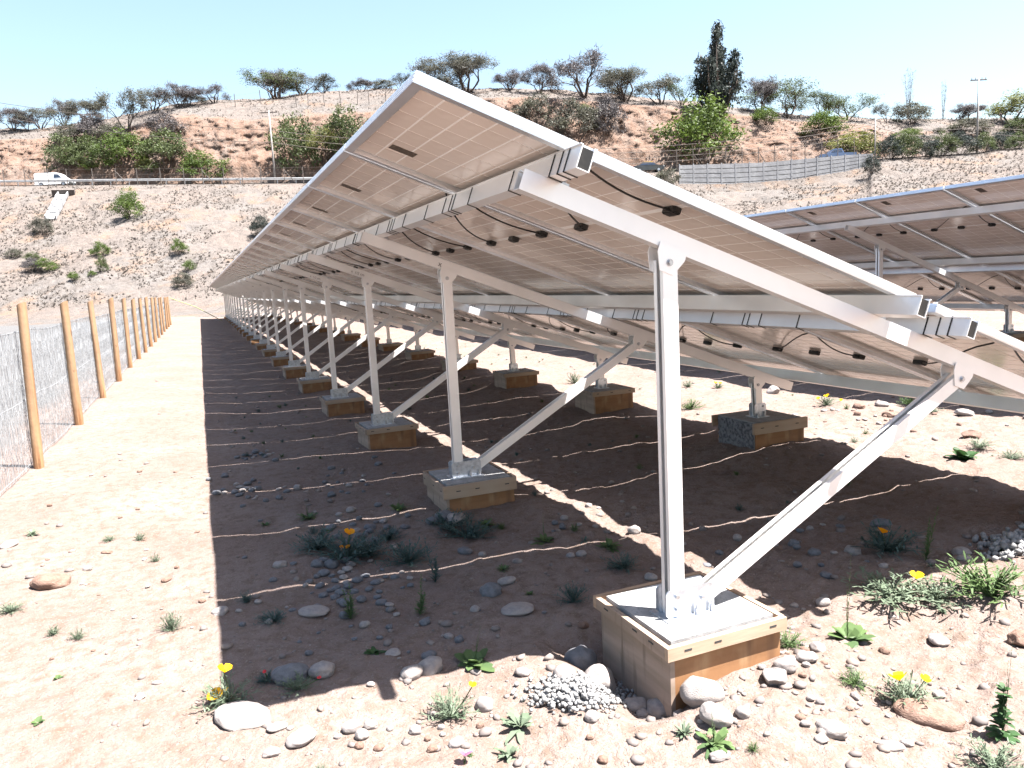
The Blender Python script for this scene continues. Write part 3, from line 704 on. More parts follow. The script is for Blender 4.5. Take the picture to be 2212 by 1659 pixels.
# ================================================================== BACKGROUND THINGS ON THE HILL
def tube_arr(segs):
    """segs: list of (p, q, r0, r1) -> 4-sided tubes"""
    m = MB()
    for p, q, r0, r1 in segs: m.tube([p, q], [r0, r1], 4, cap=False)
    return m
def leaves_np(pts, size, rs, long=1.0, up=.0):
    N = len(pts); a = rs.normal(size=(N,3)); a[:,2] += up; a /= np.linalg.norm(a, axis=1)[:,None]+1e-9
    b = rs.normal(size=(N,3)); b -= (b*a).sum(1)[:,None]*a; b /= np.linalg.norm(b, axis=1)[:,None]+1e-9
    s = size*(.6+.8*rs.rand(N))[:,None]
    V = np.stack([pts-b*s*.45, pts+a*s*long*.6-b*s*.1, pts+a*s*long+b*s*.1, pts+b*s*.45], 1).reshape(-1,3)
    return V, np.arange(4*N).reshape(-1,4)
def tree_proto(kind, seed):
    rs = np.random.RandomState(seed); segs = []; tips = []
    def grow(p, d, L, r, lev, maxlev, bend):
        n = 3; q = p
        for i in range(n):
            d = nrm(d+rs.normal(size=3)*bend+np.array([0,0,.06])); q2 = q+d*L/n; r2 = r*(1-.22*(i+1)/n*1.4)
            segs.append((q, q2, r*(1-.2*i/n*1.4), r2)); q = q2
            if lev >= maxlev-2 and kind != 'bush' and rs.rand() < (.5 if lev >= maxlev-1 else .3): tips.append(q)
        if lev >= maxlev: tips.append(q); return
        for k in range(rs.randint(2, 4)):
            dd = nrm(d*1.0+rs.normal(size=3)*np.array([.75,.75,.35])); grow(q, dd, L*rs.uniform(.55,.8), r*.55, lev+1, maxlev, bend)
    if kind in ('espino', 'bare'):
        ns = rs.randint(3, 6)
        for i in range(ns):
            a = 6.283*(i+rs.rand()*.5)/ns; d = nrm([math.cos(a)*.55, math.sin(a)*.55, 1]); grow(np.array([math.cos(a)*.015, math.sin(a)*.015, -.02]), d, .24, .020, 0, 4, .15)
    elif kind == 'bush':
        for i in range(7):
            a = rs.rand()*6.283; d = nrm([math.cos(a)*.8, math.sin(a)*.8, .6+rs.rand()]); grow(np.array([math.cos(a)*.05, math.sin(a)*.05, -.03]), d, .32, .014, 0, 2, .16)
        for i in range(46):
            u = rs.normal(size=3); u /= np.linalg.norm(u); u[2] = abs(u[2]); tips.append(np.array([u[0]*.40, u[1]*.40, .12+u[2]*.72])*(.75+.3*rs.rand()))
    elif kind == 'cypress':
        for (x, y, h, w) in ((.02,0,1.0,.13),(.26,.08,.80,.17),(-.24,-.04,.88,.14),(.12,-.22,.70,.22),(-.14,.22,.68,.22),(.36,-.08,.60,.16),(-.38,.05,.60,.16),(0,.1,.74,.2),(.1,.3,.55,.2),(-.1,-.3,.55,.2),(0,0,.66,.34),(.05,.05,.5,.42)):
            segs.append((np.array([x*.15, y*.15, -.02]), np.array([x, y, h*.55]), .03, .018)); segs.append((np.array([x, y, h*.55]), np.array([x*1.05, y*1.05, h*.96]), .018, .003))
            for k in range(int(34*h)):
                t = .14+.86*rs.rand(); rr = w*min(1,((1-t)/.5))**.8*(.55+.45*min(1,t/.3))*math.sqrt(rs.rand()); a = rs.rand()*6.283
                tips.append(np.array([x*(.35+.65*t)+math.cos(a)*rr, y*(.35+.65*t)+math.sin(a)*rr, h*t]))
    elif kind == 'poplar':
        for i in range(7):
            a = rs.rand()*6.283; o = np.array([math.cos(a)*.02, math.sin(a)*.02, -.01]); q = o
            d = nrm([math.cos(a)*.16, math.sin(a)*.16, 1])
            for k in range(7):
                d = nrm(d+rs.normal(size=3)*.05+np.array([0,0,.06])); q2 = q+d*.145; segs.append((q, q2, .011*(1-k/8), .011*(1-(k+1)/8))); q = q2; tips.append(q)
                sd = nrm(rs.normal(size=3)*[1,1,.3]+[0,0,.9]); segs.append((q, q+sd*.14, .004, .001)); tips.append(q+sd*.14)
    tips = np.array(tips)
    if kind in ('espino','bare','bush'):
        zt = np.percentile(tips[:,2], 97); wd = np.percentile(np.abs(tips[:,:2]), 95); sc = np.array([.46/wd, .46/wd, .93/zt])
        if kind == 'bush': sc[2] = .9/zt
        tips = tips*sc; segs = [(p*sc, q*sc, r0, r1) for p, q, r0, r1 in segs]
    tm = tube_arr(segs).mesh('trunk', M['bark'])
    if kind == 'bare':
        n = 7; pts = np.repeat(tips, n, 0)+rs.normal(size=(len(tips)*n,3))*[.045,.045,.045]
        V, F = leaves_np(pts, .010, rs, 9.0, .5); 
        pts2 = np.repeat(tips, 2, 0)+rs.normal(size=(len(tips)*2,3))*[.05,.05,.05]; V2, F2 = leaves_np(pts2, .024, rs); V, F = np.concatenate([V, V2]), np.concatenate([F, F2+len(V)])
    elif kind == 'poplar':
        n = 10; pts = np.repeat(tips, n, 0)+rs.normal(size=(len(tips)*n,3))*[.02,.02,.03]; V, F = leaves_np(pts, .006, rs, 9, 1.2)
    elif kind == 'espino':
        keep = tips[rs.rand(len(tips)) < .93]; n = max(9, int(4200/len(keep))); cs = .75+.6*rs.rand(len(keep))
        pts = np.repeat(keep, n, 0)+rs.normal(size=(len(keep)*n,3))*np.array([.052,.052,.046])*np.repeat(cs, n)[:,None]
        V, F = leaves_np(pts, .021, rs, 1.2)
    elif kind == 'bush':
        n = int(4200/len(tips)); pts = np.repeat(tips, n, 0)+rs.normal(size=(len(tips)*n,3))*[.065,.065,.05]; pts = pts[pts[:,2] > .0]; V, F = leaves_np(pts, .034, rs, 1.3)
    else:
        n = 34; pts = np.repeat(tips, n, 0)+rs.normal(size=(len(tips)*n,3))*[.034,.034,.020]; V, F = leaves_np(pts, .024, rs, 1.8, -.5)
    cmesh = np_mesh('crown', V, F, M['leafmid'])
    return tm, cmesh
PROTO = {}
for kd, ns in (('espino',5),('bare',4),('bush',5),('cypress',1),('poplar',1)):
    PROTO[kd] = [tree_proto(kd, 20+i*7+len(kd)) for i in range(ns)]
def put_tree(name, kind, pxc, width, base, top, leaf, label, cat='tree', group=None, vmin=60, i=[0]):
    i[0] += 1; rr = random.Random(i[0]*13)
    P, v = hill_at(pxc, base, vmin); h = (base-top)/FPX*v/math.cos(.02)*1.06; w = width/FPX*v*(1.4 if kind in ('espino','bare') else 1.05)
    tm, cm_ = PROTO[kind][i[0] % len(PROTO[kind])]
    r = empty(name, P-np.array([0,0,.1]), rr.uniform(0, 6.28)); r.scale = (w, w, h)
    t = link('trunk', tm, r); c = link('crown', cm_, r)
    c.material_slots[0].link = 'OBJECT'; c.material_slots[0].material = M[leaf]
    tag(r, label, cat, group); return r
SKG = 'trees along the hill crest'; BKG = 'shrubs on the cut bank'; SLG = 'green shrubs on the slope below the road'
TREES = [  # name kind px width base top leaf label
 ('thorn_tree','bare',27,44,286,244,'twig','leftmost grey bare thorn tree on the skyline at the picture edge'),
 ('thorn_tree','bare',56,30,284,250,'twig','small bare grey tree beside the leftmost skyline tree'),
 ('thorn_tree','espino',88,58,278,239,'leafgrey','low grey-green spreading tree, third from the left on the skyline'),
 ('thorn_tree','bare',138,40,270,224,'twig','bare grey fan-shaped tree left of a paler spreading one on the skyline'),
 ('thorn_tree','bare',186,62,267,224,'leafgrey','spreading grey tree with a few green twigs on the left skyline'),
 ('thorn_tree','espino',272,66,284,205,'leafgrey','tall dark-stemmed tree rising through the shrub group on the left bank'),
 ('thorn_tree','espino',328,64,240,200,'leafgrey','rounded grey-green tree on the left crest, left of the thin grey one'),
 ('thorn_tree','bare',385,54,234,191,'twig','thin grey upright tree on the left crest'),
 ('thorn_tree','espino',412,42,229,207,'leafgrey','low dark bushy tree right of the thin grey upright one'),
 ('thorn_tree','bare',459,58,223,189,'twig','lone umbrella-shaped grey tree standing apart on the left crest'),
 ('thorn_tree','bare',584,50,208,152,'twig','grey bare tree behind the green crest tree'),
 ('thorn_tree','espino',598,88,214,162,'leafmid','spreading green tree on the crest left of the panel corner'),
 ('thorn_tree','espino',650,60,200,160,'leafgrey','dark grey-green tree right of the green crest tree'),
 ('thorn_tree','espino',698,50,198,164,'leafdark','small dark round tree on the crest'),
 ('thorn_tree','bare',776,36,193,168,'twig','small grey bare tree on the crest between round dark tree and low bush'),
 ('low_bush','bush',822,46,193,174,'leafgrey','low grey bush row on the crest left of the panel corner'),
 ('thorn_tree','espino',866,28,192,157,'leafdark','blue-grey small tree just left of the panel corner'),
 ('thorn_tree','espino',935,72,196,137,'leafgrey','bushy grey-green tree directly behind the panel corner'),
 ('thorn_tree','bare',1005,104,200,136,'leafgrey','wide dark-trunked tree right of the panel corner'),
 ('thorn_tree','bare',1100,46,196,161,'twig','faint low grey tree on the crest, mid picture'),
 ('thorn_tree','bare',1164,46,203,149,'twig','single grey upright tree left of the big grey crown'),
 ('thorn_tree','bare',1262,112,212,128,'twig','big broad grey-crowned tree on the crest'),
 ('thorn_tree','bare',1350,86,220,159,'leafgrey','grey-green multi-stemmed tree right of the big grey crown'),
 ('thorn_tree','espino',1424,66,226,170,'leafgrey','medium grey-green tree left of the cypress group'),
 ('thorn_tree','espino',1470,58,230,179,'leafmid','loose pale green tree nearest the left of the tall dark cypress'),
 ('cypress_tree','cypress',1549,128,250,78,'leafdark','tall dark many-spired tree towering over the bank'),
 ('thorn_tree','bare',1642,60,244,178,'twig','pale bare tree right of the tall dark cypress'),
 ('thorn_tree','espino',1698,94,254,187,'leafmid','round green tree with dark stem right of the bare one'),
 ('thorn_tree','espino',1772,66,256,206,'leafmid','small green tree above the bright shrub, right of mid crest'),
 ('thorn_tree','espino',1828,70,260,214,'leafmid','dense green tree left of the short pole on the crest'),
 ('thorn_tree','espino',1911,40,268,229,'leafgrey','little umbrella tree right of the short pole'),
 ('thorn_tree','bush',1965,66,270,229,'leafgrey','dark rounded bushy tree under the bare poplar'),
 ('poplar_tree','poplar',1958,46,258,174,'twig','tall pale bare poplar on the right skyline'),
 ('poplar_tree','poplar',2036,24,262,196,'twig','thin pale bare poplar further right on the skyline'),
 ('thorn_tree','bare',2083,48,262,229,'twig','grey low tree left of the right power pole'),
 ('thorn_tree','espino',2172,130,272,209,'leafyellow','large hazy yellow-green tree at the right picture edge'),
 ('low_bush','bush',2092,90,288,259,'leafgrey','low grey-green bush mass behind the right power pole'),
 ('thorn_tree','bush',2200,70,292,255,'leafmid','dull green bush at the right edge below the yellow-green tree'),
]
for a in TREES: put_tree(*a, cat='bush' if 'bush' in a[0] else 'tree', group=SKG, vmin=118)
BANK = [
 ('shrub','bush',132,70,376,304,'leafmid','leftmost green-topped shrub of the bank thicket'),
 ('shrub','bush',192,74,374,306,'leafmid','second green shrub from the left in the bank thicket'),
 ('shrub','bush',268,96,370,296,'leafgreen','tall green shrub in the middle of the bank thicket'),
 ('shrub','bush',360,98,374,297,'leafmid','broad olive shrub at the right of the bank thicket'),
 ('shrub','bush',146,62,313,271,'leafgrey','grey shrub above the left end of the thicket'),
 ('shrub','bush',204,60,304,250,'twig','grey-brown shrub above the thicket'),
 ('shrub','bush',350,66,298,249,'twig','grey leafless shrub at the upper right of the thicket'),
 ('shrub','bush',246,60,316,270,'leafgrey','dark grey shrub between thicket and skyline tree'),
 ('shrub','bush',438,88,388,333,'leafgreen','bright green rounded shrub beside the road fence'),
 ('shrub','bush',196,34,372,350,'leafgreen','small bright shrub low in the thicket'),
 ('shrub','bush',158,36,362,336,'leafyellow','small yellow-green shrub low in the thicket, left part'),
 ('shrub','bush',310,40,372,348,'leafyellow','yellowish low shrub under the olive one'),
 ('bank_tree','bush',648,90,380,262,'leafmid','large grey-green tree on the bank right of the left pole'),
 ('bank_tree','espino',700,70,360,290,'leafyellow','yellow-green tree on the bank left of the panel edge'),
 ('bank_tree','bush',745,96,340,249,'leafmid','green tree on the bank touching the panel edge'),
 ('shrub','bush',1156,82,272,212,'leafgrey','grey-brown shrub on the bank above the panel edge'),
 ('shrub','bush',1244,92,302,224,'leafgrey','dark olive shrub above the purlin end'),
 ('shrub','bush',1262,30,252,228,'leafgreen','small bright green tuft on top of the dark olive shrub'),
 ('shrub','bush',1308,56,290,218,'twig','dark grey shrub on the bank edge'),
 ('bank_tree','bush',1522,158,352,236,'leafgreen','big bright green tree in front of the bank'),
 ('shrub','bush',1650,54,268,233,'leafgreen','green shrub on the bank top right of the big green tree'),
 ('shrub','bush',1776,80,296,245,'leafgreen','bright green shrub hanging over the bank'),
 ('shrub','bush',1846,94,346,290,'leafyellow','yellow-green tree behind the end of the retaining wall'),
 ('shrub','bush',1958,54,300,280,'leafgreen','small green shrub above the hedge'),
 ('shrub','bush',1884,34,374,336,'leafdark','dark shrub at the right end of the retaining wall'),
 ('shrub','bush',1436,60,404,370,'leafgrey','grey-green bush at the left end of the retaining wall'),
]
for a in BANK: put_tree(*a, cat='shrub' if a[0] == 'shrub' else 'tree', group=BKG, vmin=100 if a[2] in (1436,1884) else 113)
HEDGE = [(1915,52,346,298),(1952,56,344,292),(1992,50,340,296),(2033,54,338,292),(2072,52,334,288),(2122,46,330,290),(2160,50,324,288),(2192,44,322,290)]
for q, (px, w, b, t) in enumerate(HEDGE): put_tree('hedge_bush', 'bush', px, w, b, t, 'leafmid' if q % 2 else 'leafdark', 'dark green hedge bush, %s from the left behind the right slope' % ordw(q), 'hedge', 'hedge bushes beside the road', 109)
SLOPE = [(280,58,474,416,'leafgreen','biggest bright green shrub on the slope below the road'),(383,30,553,521,'leafgreen','small bright green shrub on the slope, right of the middle'),
 (217,34,556,523,'leafgreen','green shrub on the slope above another pale one'),(221,22,590,556,'leafmid','pale green shrub low on the slope'),(97,52,587,560,'leafgreen','wide low green shrub at the lower left of the slope'),
 (67,30,562,545,'leafmid','small dull shrub left on the slope'),(160,22,606,588,'leafgreen','small green tuft at the foot of the slope'),(196,18,598,585,'leafgreen','tiny green tuft near the slope foot'),
 (409,22,587,564,'leafgreen','small green tuft right of the slope middle'),(563,40,516,470,'leafdark','dark green shrub beside the panel edge'),(90,40,509,473,'leafgrey','grey-green shrub below the drain chute'),
 (393,40,624,592,'leafgrey','grey-green bush at the slope foot near the far end of the fence'),(1460,20,470,455,'leafgrey','small grey bush on the slope just above the near panel edge'),(30,30,560,540,'leafgrey','brownish dry shrub at the left edge of the slope'),(66,34,590,560,'twig','reddish brown dry shrub low on the slope')]
for (px, w, b, t, lf, lb) in SLOPE: put_tree('slope_shrub', 'bush', px, w, b, t, lf, lb, 'shrub', SLG, 66)

# ---- retaining wall with courses of concrete panels
def rl(px, dv=0.0, dz=0.0):
    """point on the road edge line under picture column px"""
    i = list(VROWS).index(110.0); j = int(np.clip(np.searchsorted(HPX[i], px), 0, len(HC)-1)); return HP[i, j]+FWD*dv+np.array([0,0,dz])
def build_wall():
    r = empty('retaining_wall', rl(1660)); o3 = np.array(r.location); tag(r, 'long grey concrete retaining wall below the road', 'wall')
    cols = np.linspace(1464, 1878, 15)
    for a in range(len(cols)-1):
        A, B = rl(cols[a], -.9), rl(cols[a+1], -.9)
        pw0, pw1 = np.interp(cols[a], WALLB[:,0], WALLB[:,1]), np.interp(cols[a+1], WALLB[:,0], WALLB[:,1])
        h0 = max(.5, rl(cols[a])[2]-z_at(cols[a], pw0, 108.6))+.3; h1 = max(.5, rl(cols[a+1])[2]-z_at(cols[a+1], pw1, 108.6))+.3
        d = nrm((B-A)*[1,1,0]); nn = np.array([d[1], -d[0], 0])
        if nn.dot(FWD) > 0: nn = -nn
        rows = 6; rr = random.Random(a)
        for k in range(rows):
            t0, t1 = k/rows, (k+1)/rows; g = .02; of = rr.uniform(0,.02)
            def P(Q, h, t): return Q+np.array([0,0,.75-h*1.15*t])
            vs = [P(A+d*.03, h0, t0+.012), P(B-d*.03, h1, t0+.012), P(B-d*.03, h1, t1-.012), P(A+d*.03, h0, t1-.012)]
            vs = [v+nn*of-o3 for v in vs]+[v-nn*.3-o3 for v in vs]
            MB().add(vs, [(0,1,2,3),(4,7,6,5),(0,4,5,1),(1,5,6,2),(2,6,7,3),(3,7,4,0)]).obj('wall_slab', M['wallconc'], r)
        bk = MB(); vs = [A+np.array([0,0,.74])-nn*.12-o3, B+np.array([0,0,.74])-nn*.12-o3, B+np.array([0,0,.7-h1*1.15])-nn*.12-o3, A+np.array([0,0,.7-h0*1.15])-nn*.12-o3]
        bk.add(vs, [(0,1,2,3)]); bk.obj('backing', M['wallconc'], r)
        pb = MB(); Q = A+np.array([0,0,.8-h0*.55]); pb.box(Q-nn*.02-o3, (.16,.12,h0*1.15), 0, [d, nn, [0,0,1]]); pb.obj('pilaster', M['wallconc'], r)
build_wall()

# ---- roadside fences, guard rail, poles, wires
def line_fence(label, pxs, hgt, dv, wires, mat_=M['stake'], sag=True, zoff=0.0):
    pts = [rl(p, dv, zoff) for p in pxs]; r = empty('wire_fence', pts[len(pts)//2]); o3 = np.array(r.location); tag(r, label, 'fence', 'wire fences along the road and crest')
    for q, p in enumerate(pts):
        MB().tube([p-o3-[0,0,.3], p-o3+[0,0,hgt]], .055, 5).obj('post', mat_, r)
        if q % 4 == 1: MB().tube([p-o3+RGT*1.4, p-o3+[0,0,hgt*.8]], .05, 5).obj('strut', mat_, r)
    for f in wires: MB().tube([p-o3+[0,0,hgt*f] for p in pts], .010, 3).obj('fence_wire', mat_, r)
line_fence('wire fence with thin dark posts along the left road edge', [16,64,112,155,209,256,303,352,403,445,486,528,569,616,656,700], 2.1, -1.0, (.3,.6,.95))
line_fence('wire fence with tall dark posts standing on the retaining wall', list(np.linspace(1459,1838,12)), 2.9, -.7, (.5,.75,.97))
gr = empty('guard_rail', rl(330)); tag(gr, 'steel guard rail along the left road edge', 'guard rail'); o3 = np.array(gr.location)
pr = [(-.16,0),(-.08,.05),(0,0),(.08,.05),(.16,0),(.16,-.02),(.08,.03),(0,-.02),(-.08,.03),(-.16,-.02)]
gx = list(np.arange(-80, 721, 40.0))
for a, b in zip(gx[:-1], gx[1:]):
    A, B = rl(a, -.15, .62)-o3, rl(b, -.15, .62)-o3; MB().ext(pr, A, B, [0,0,1], -FWD).obj('rail', M['steelrail'], gr)
for p in gx: MB().tube([rl(p, -.05, -.3)-o3, rl(p, -.05, .75)-o3], .07, 5).obj('post', M['steelrail'], gr)
def crest_fence():
    pxs = [(118,279),(230,262),(365,246),(505,232),(560,226),(640,232),(662,234),(701,231),(733,230),(768,229),(796,228),(830,224)]
    P = [hill_at(a, b, 118)[0] for a, b in pxs]; r = empty('wire_fence', P[5]); o3 = np.array(r.location); tag(r, 'sparse old wire fence of crooked stakes on the left crest', 'fence', 'wire fences along the road and crest')
    for p in P: MB().tube([p-o3-[0,0,.3], p-o3+np.array([RND.uniform(-.15,.15), RND.uniform(-.1,.1), 2.0])], .06, 5).obj('post', M['stake'], r)
    MB().tube([p-o3+[0,0,1.7] for p in P], .008, 3).obj('fence_wire', M['stake'], r)
crest_fence()
def pole(label, px, base, top, v=None, arm=True, thick=.14, lean=0):
    B = rl(px, .0) if v is None else hill_at(px, base, v)[0]
    vv = (B-EYE).dot(FWD); h = (base-top)/FPX*vv
    r = empty('utility_pole', B); tag(r, label, 'utility pole', 'poles beside the road')
    T = np.array([lean*h, 0, h]); MB().tube([(0,0,-.5), T*.5, T], [thick, thick*.85, thick*.65], 8).obj('shaft', M['pole'], r, smooth=True)
    if arm:
        MB().box(T-[0,0,.25], (2.2,.12,.14), 0, [RGT,FWD,[0,0,1]]).obj('crossarm', M['stake'], r)
        for s in (-.95,-.45,.45,.95): MB().tube([T+RGT*s-[0,0,.18], T+RGT*s+[0,0,.06]], [.05,.03], 6).obj('insulator', M['stake'], r)
    return B+T
TL = pole('left utility pole beside the road, between shrubs', 592, 400, 252)
TR = pole('tall utility pole with crossarm at the right edge', 2107, 332, 180, 106)
TM = pole('short pale pole at the end of the retaining wall', 1888, 347, 257, 108, False, .11)
pole('slanting pale stay pole on the right slope', 2002, 339, 308, 106, False, .09, .85)
def wires(label, A, B, sags, offs):
    r = empty('power_line', A); o3 = np.array(A); tag(r, label, 'power line', 'overhead wires')
    for q, (sg, of) in enumerate(zip(sags, offs)):
        pts = []
        for i in range(25):
            t = i/24; p = A+(B-A)*t+np.array([0,0,of[0]*(1-t)+of[1]*t-4*sg*t*(1-t)]); pts.append(p-o3)
        MB().tube(pts, .036, 3).obj('wire', M['stake'], r)
LL = at_depth(-420, 140, 96)
wires('thin overhead wires from the left picture edge to the left pole', TL, LL, (1.2,1.6), ((-2.6,-.3),(-4.2,-1.5)))
wires('overhead wires sagging from the left pole behind the panel corner', TL, at_depth(1240, 300, 111), (1.0,1.4,1.2), ((-2.6,0),(-4.2,-1.1),(-3.4,-.5)))
wires('overhead wires crossing in front of the bright green tree', at_depth(1240, 322, 111), TM, (.9,1.0,1.1,1.0), ((0,-.5),(-.6,-1.1),(-1.4,-1.6),(-2.2,-2.2)))
wires('overhead wires between the short pale pole and the tall right pole', TM, TR, (.8,.9), ((-.6,-6.4),(-1.4,-7.2)))
wires('overhead wires leaving the tall right pole', TR, at_depth(2600, 265, 105), (.8,.9), ((-6.4,0),(-7.2,-.8)))

# ---- drain chute on the slope
dp, dq = hill_at(134, 424, 90)[0], hill_at(106, 478, 80)[0]
dc = empty('drain_chute', dp); tag(dc, 'broken pale concrete drain chute running down the left slope', 'drain'); d = nrm(dq-dp); sd = nrm(np.cross(d, [0,0,1])); upn = np.cross(sd, d); ln = np.linalg.norm(dq-dp)
for k in range(4):
    A = d*(ln*k/4+.1); Bp = d*(ln*(k+1)/4-.05)+upn*.1
    m = MB(); m.ext([(-.6,.05),(.6,.05),(.6,.55),(.48,.55),(.45,.18),(-.45,.18),(-.48,.55),(-.6,.55)], A, Bp, sd, upn); m.obj('channel_piece', M['wallconc'], dc)
hb = MB(); hb.box(d*-.3+upn*.35, (2.6,.7,.8), 0, [sd, d, upn]); hb.obj('head_wall', M['stake'], dc)

# ---- vehicles (own x = forward)
def vehicle(name, label, px, dv, face, L, Wd, prof, cab_rng, paint, roofpaint, wins, wheels, cat, z0=.12):
    P = rl(px, dv, 0); i = list(VROWS).index(113.0); j = int(np.searchsorted(HPX[i], px)); P = HP[i, j].copy()+np.array([0,0,z0])
    A = HP[i, j-3]; B = HP[i, j+3]; t = nrm((B-A)); yaw = math.atan2(t[1], t[0])+(0 if face > 0 else math.pi)
    r = empty(name, P, yaw); tag(r, label, cat, 'vehicles on the road')
    m = MB(); n = len(prof)
    def wid(z): return Wd/2*(1.0 if z < cab_rng[0] else 1-.13*(z-cab_rng[0])/(cab_rng[1]-cab_rng[0]))
    vs = [(x, -wid(z), z) for x, z in prof]+[(x, wid(z), z) for x, z in prof]
    fs = [(i, (i+1) % n, (i+1) % n+n, i+n) for i in range(n)]
    m.add(vs, fs); m.add([(x, -wid(z), z) for x, z in prof], [tuple(range(n))]); m.add([(x, wid(z), z) for x, z in prof], [tuple(range(n))[::-1]])
    m.obj('body', paint, r)
    for w in wins:
        for s in (-1, 1):
            MB().add([(x, s*(wid(z)+.012), z) for x, z in w], [tuple(range(len(w)))]).obj('window', M['window'], r)
    for (x, rad) in wheels:
        for s in (-1, 1):
            wo = MB().tube([(x, s*(Wd/2-.18), rad), (x, s*(Wd/2+.015), rad)], rad, 14).obj('wheel', M['dark'], r)
            MB().tube([(x, s*(Wd/2-.1), rad), (x, s*(Wd/2+.03), rad)], rad*.58, 10).obj('rim', M['bolt'], wo)
    fx = max(x for x, z in prof); bx_ = min(x for x, z in prof)
    for s in (-1, 1):
        MB().box((fx-.02, s*Wd*.36, .78), (.08,.32,.16)).obj('headlight', M['lamp'], r); MB().box((bx_+.01, s*Wd*.42, .85), (.06,.14,.3)).obj('tail_light', M['redfl'], r)
    MB().box((fx-.02,0,.45), (.14,Wd*.96,.2)).obj('bumper', M['dark'], r)
    return r
vehicle('delivery_van', 'white delivery van driving on the road at the far left', 117, 0, 1, 4.9, 1.75,
  [(-2.4,.35),(2.35,.35),(2.45,.6),(2.4,.95),(1.75,1.12),(1.0,1.78),(.7,1.92),(-2.2,1.95),(-2.42,1.8)], (.95,1.95), M['vanpaint'], None, [[(.35,1.2),(1.45,1.2),(.95,1.68),(.35,1.72)]], [(-1.5,.33),(1.6,.33)], 'van')
vehicle('pickup_truck', 'dark blue pickup truck half hidden behind the retaining wall', 1800, 0, -1, 5.2, 1.8,
  [(-2.6,.45),(2.55,.45),(2.65,.75),(2.55,1.05),(1.25,1.15),(.62,1.72),(-.55,1.75),(-.85,1.15),(-2.58,1.12)], (1.1,1.75), M['bluepaint'], None, [[(.15,1.2),(1.05,1.2),(.6,1.62),(.15,1.64)],[(-.65,1.2),(.05,1.2),(.05,1.64),(-.48,1.64)]], [(-1.6,.38),(1.65,.38)], 'pickup truck', .35)
tx = vehicle('taxi_car', 'black car with a yellow roof behind the near panel edge', 1396, 0, 1, 4.3, 1.7,
  [(-2.1,.3),(2.1,.3),(2.15,.6),(2.05,.8),(1.15,.95),(.55,1.4),(-.8,1.42),(-1.5,1.0),(-2.12,.95)], (.95,1.42), M['darkpaint'], None, [[(-.05,1.0),(1.0,1.0),(.5,1.34),(-.05,1.36)],[(-1.2,1.02),(-.15,1.0),(-.15,1.36),(-.7,1.36)]], [(-1.3,.32),(1.35,.32)], 'car', .3)
MB().bev((-.12,0,1.43), (1.35,1.36,.05), .12).obj('roof', M['yellowpaint'], tx)

# ================================================================== NEAR GROUND THINGS
def ico(sub):
    import bmesh
    b = bmesh.new(); bmesh.ops.create_icosphere(b, subdivisions=sub, radius=.5); V = np.array([v.co[:] for v in b.verts]); F = np.array([[v.index for v in f.verts] for f in b.faces]); b.free(); return V, F
IV3, IF3 = ico(4); IV1, IF1 = ico(1); IV2, IF2 = ico(2)
def stone_mesh(seed, ang=False):
    rs = np.random.RandomState(seed); V = IV3.copy(); n = V/np.linalg.norm(V, axis=1)[:,None]
    o = rs.rand(3)*20
    if ang:
        for k in range(9):
            d = nrm(rs.normal(size=3)); h = .28+.14*rs.rand(); t = V@d; V = V-np.outer(np.maximum(t-h, 0), d)
    p = 1.0 if ang else 1
    f = 1+.35*fbm3(n[:,0]*1.1+o[0], n[:,1]*1.1+o[1], n[:,2]*1.1+o[2], 2)+.05*fbm3(n[:,0]*6+o[0], n[:,1]*6, n[:,2]*6, 2)
    V = V*f[:,None]
    V = V/np.array([np.ptp(V[:,0]), np.ptp(V[:,1]), np.ptp(V[:,2])])
    return np_mesh('stone', V, IF3, M['stone'], True)
SMESH = [stone_mesh(40+i) for i in range(8)]; SANG = [stone_mesh(70+i, True) for i in range(4)]
def put_stone(px, py, w, label, m='stone', flat=.55, asp=1.25, ang=False, rz=None, sink=.28, group=None, name='stone', i=[0]):
    i[0] += 1; rr = random.Random(i[0]*7+1)
    P, d = on_ground(px, py+.16*w); W_ = w*d/FPX; z = float(gz_fine(P[0], P[1]))
    h = W_*flat
    o = link(name, (SANG if ang else SMESH)[i[0] % (4 if ang else 8)], None, (P[0], P[1], z+h*(.5-sink)), (rr.uniform(-.15,.15), rr.uniform(-.15,.15), rr.uniform(-.5,.5)+math.atan2(-P[0], P[1]) if rz is None else rz), (W_, W_/asp, h))
    o.material_slots[0].link = 'OBJECT'; o.material_slots[0].material = M[m]
    tag(o, label, 'stone', group); return o
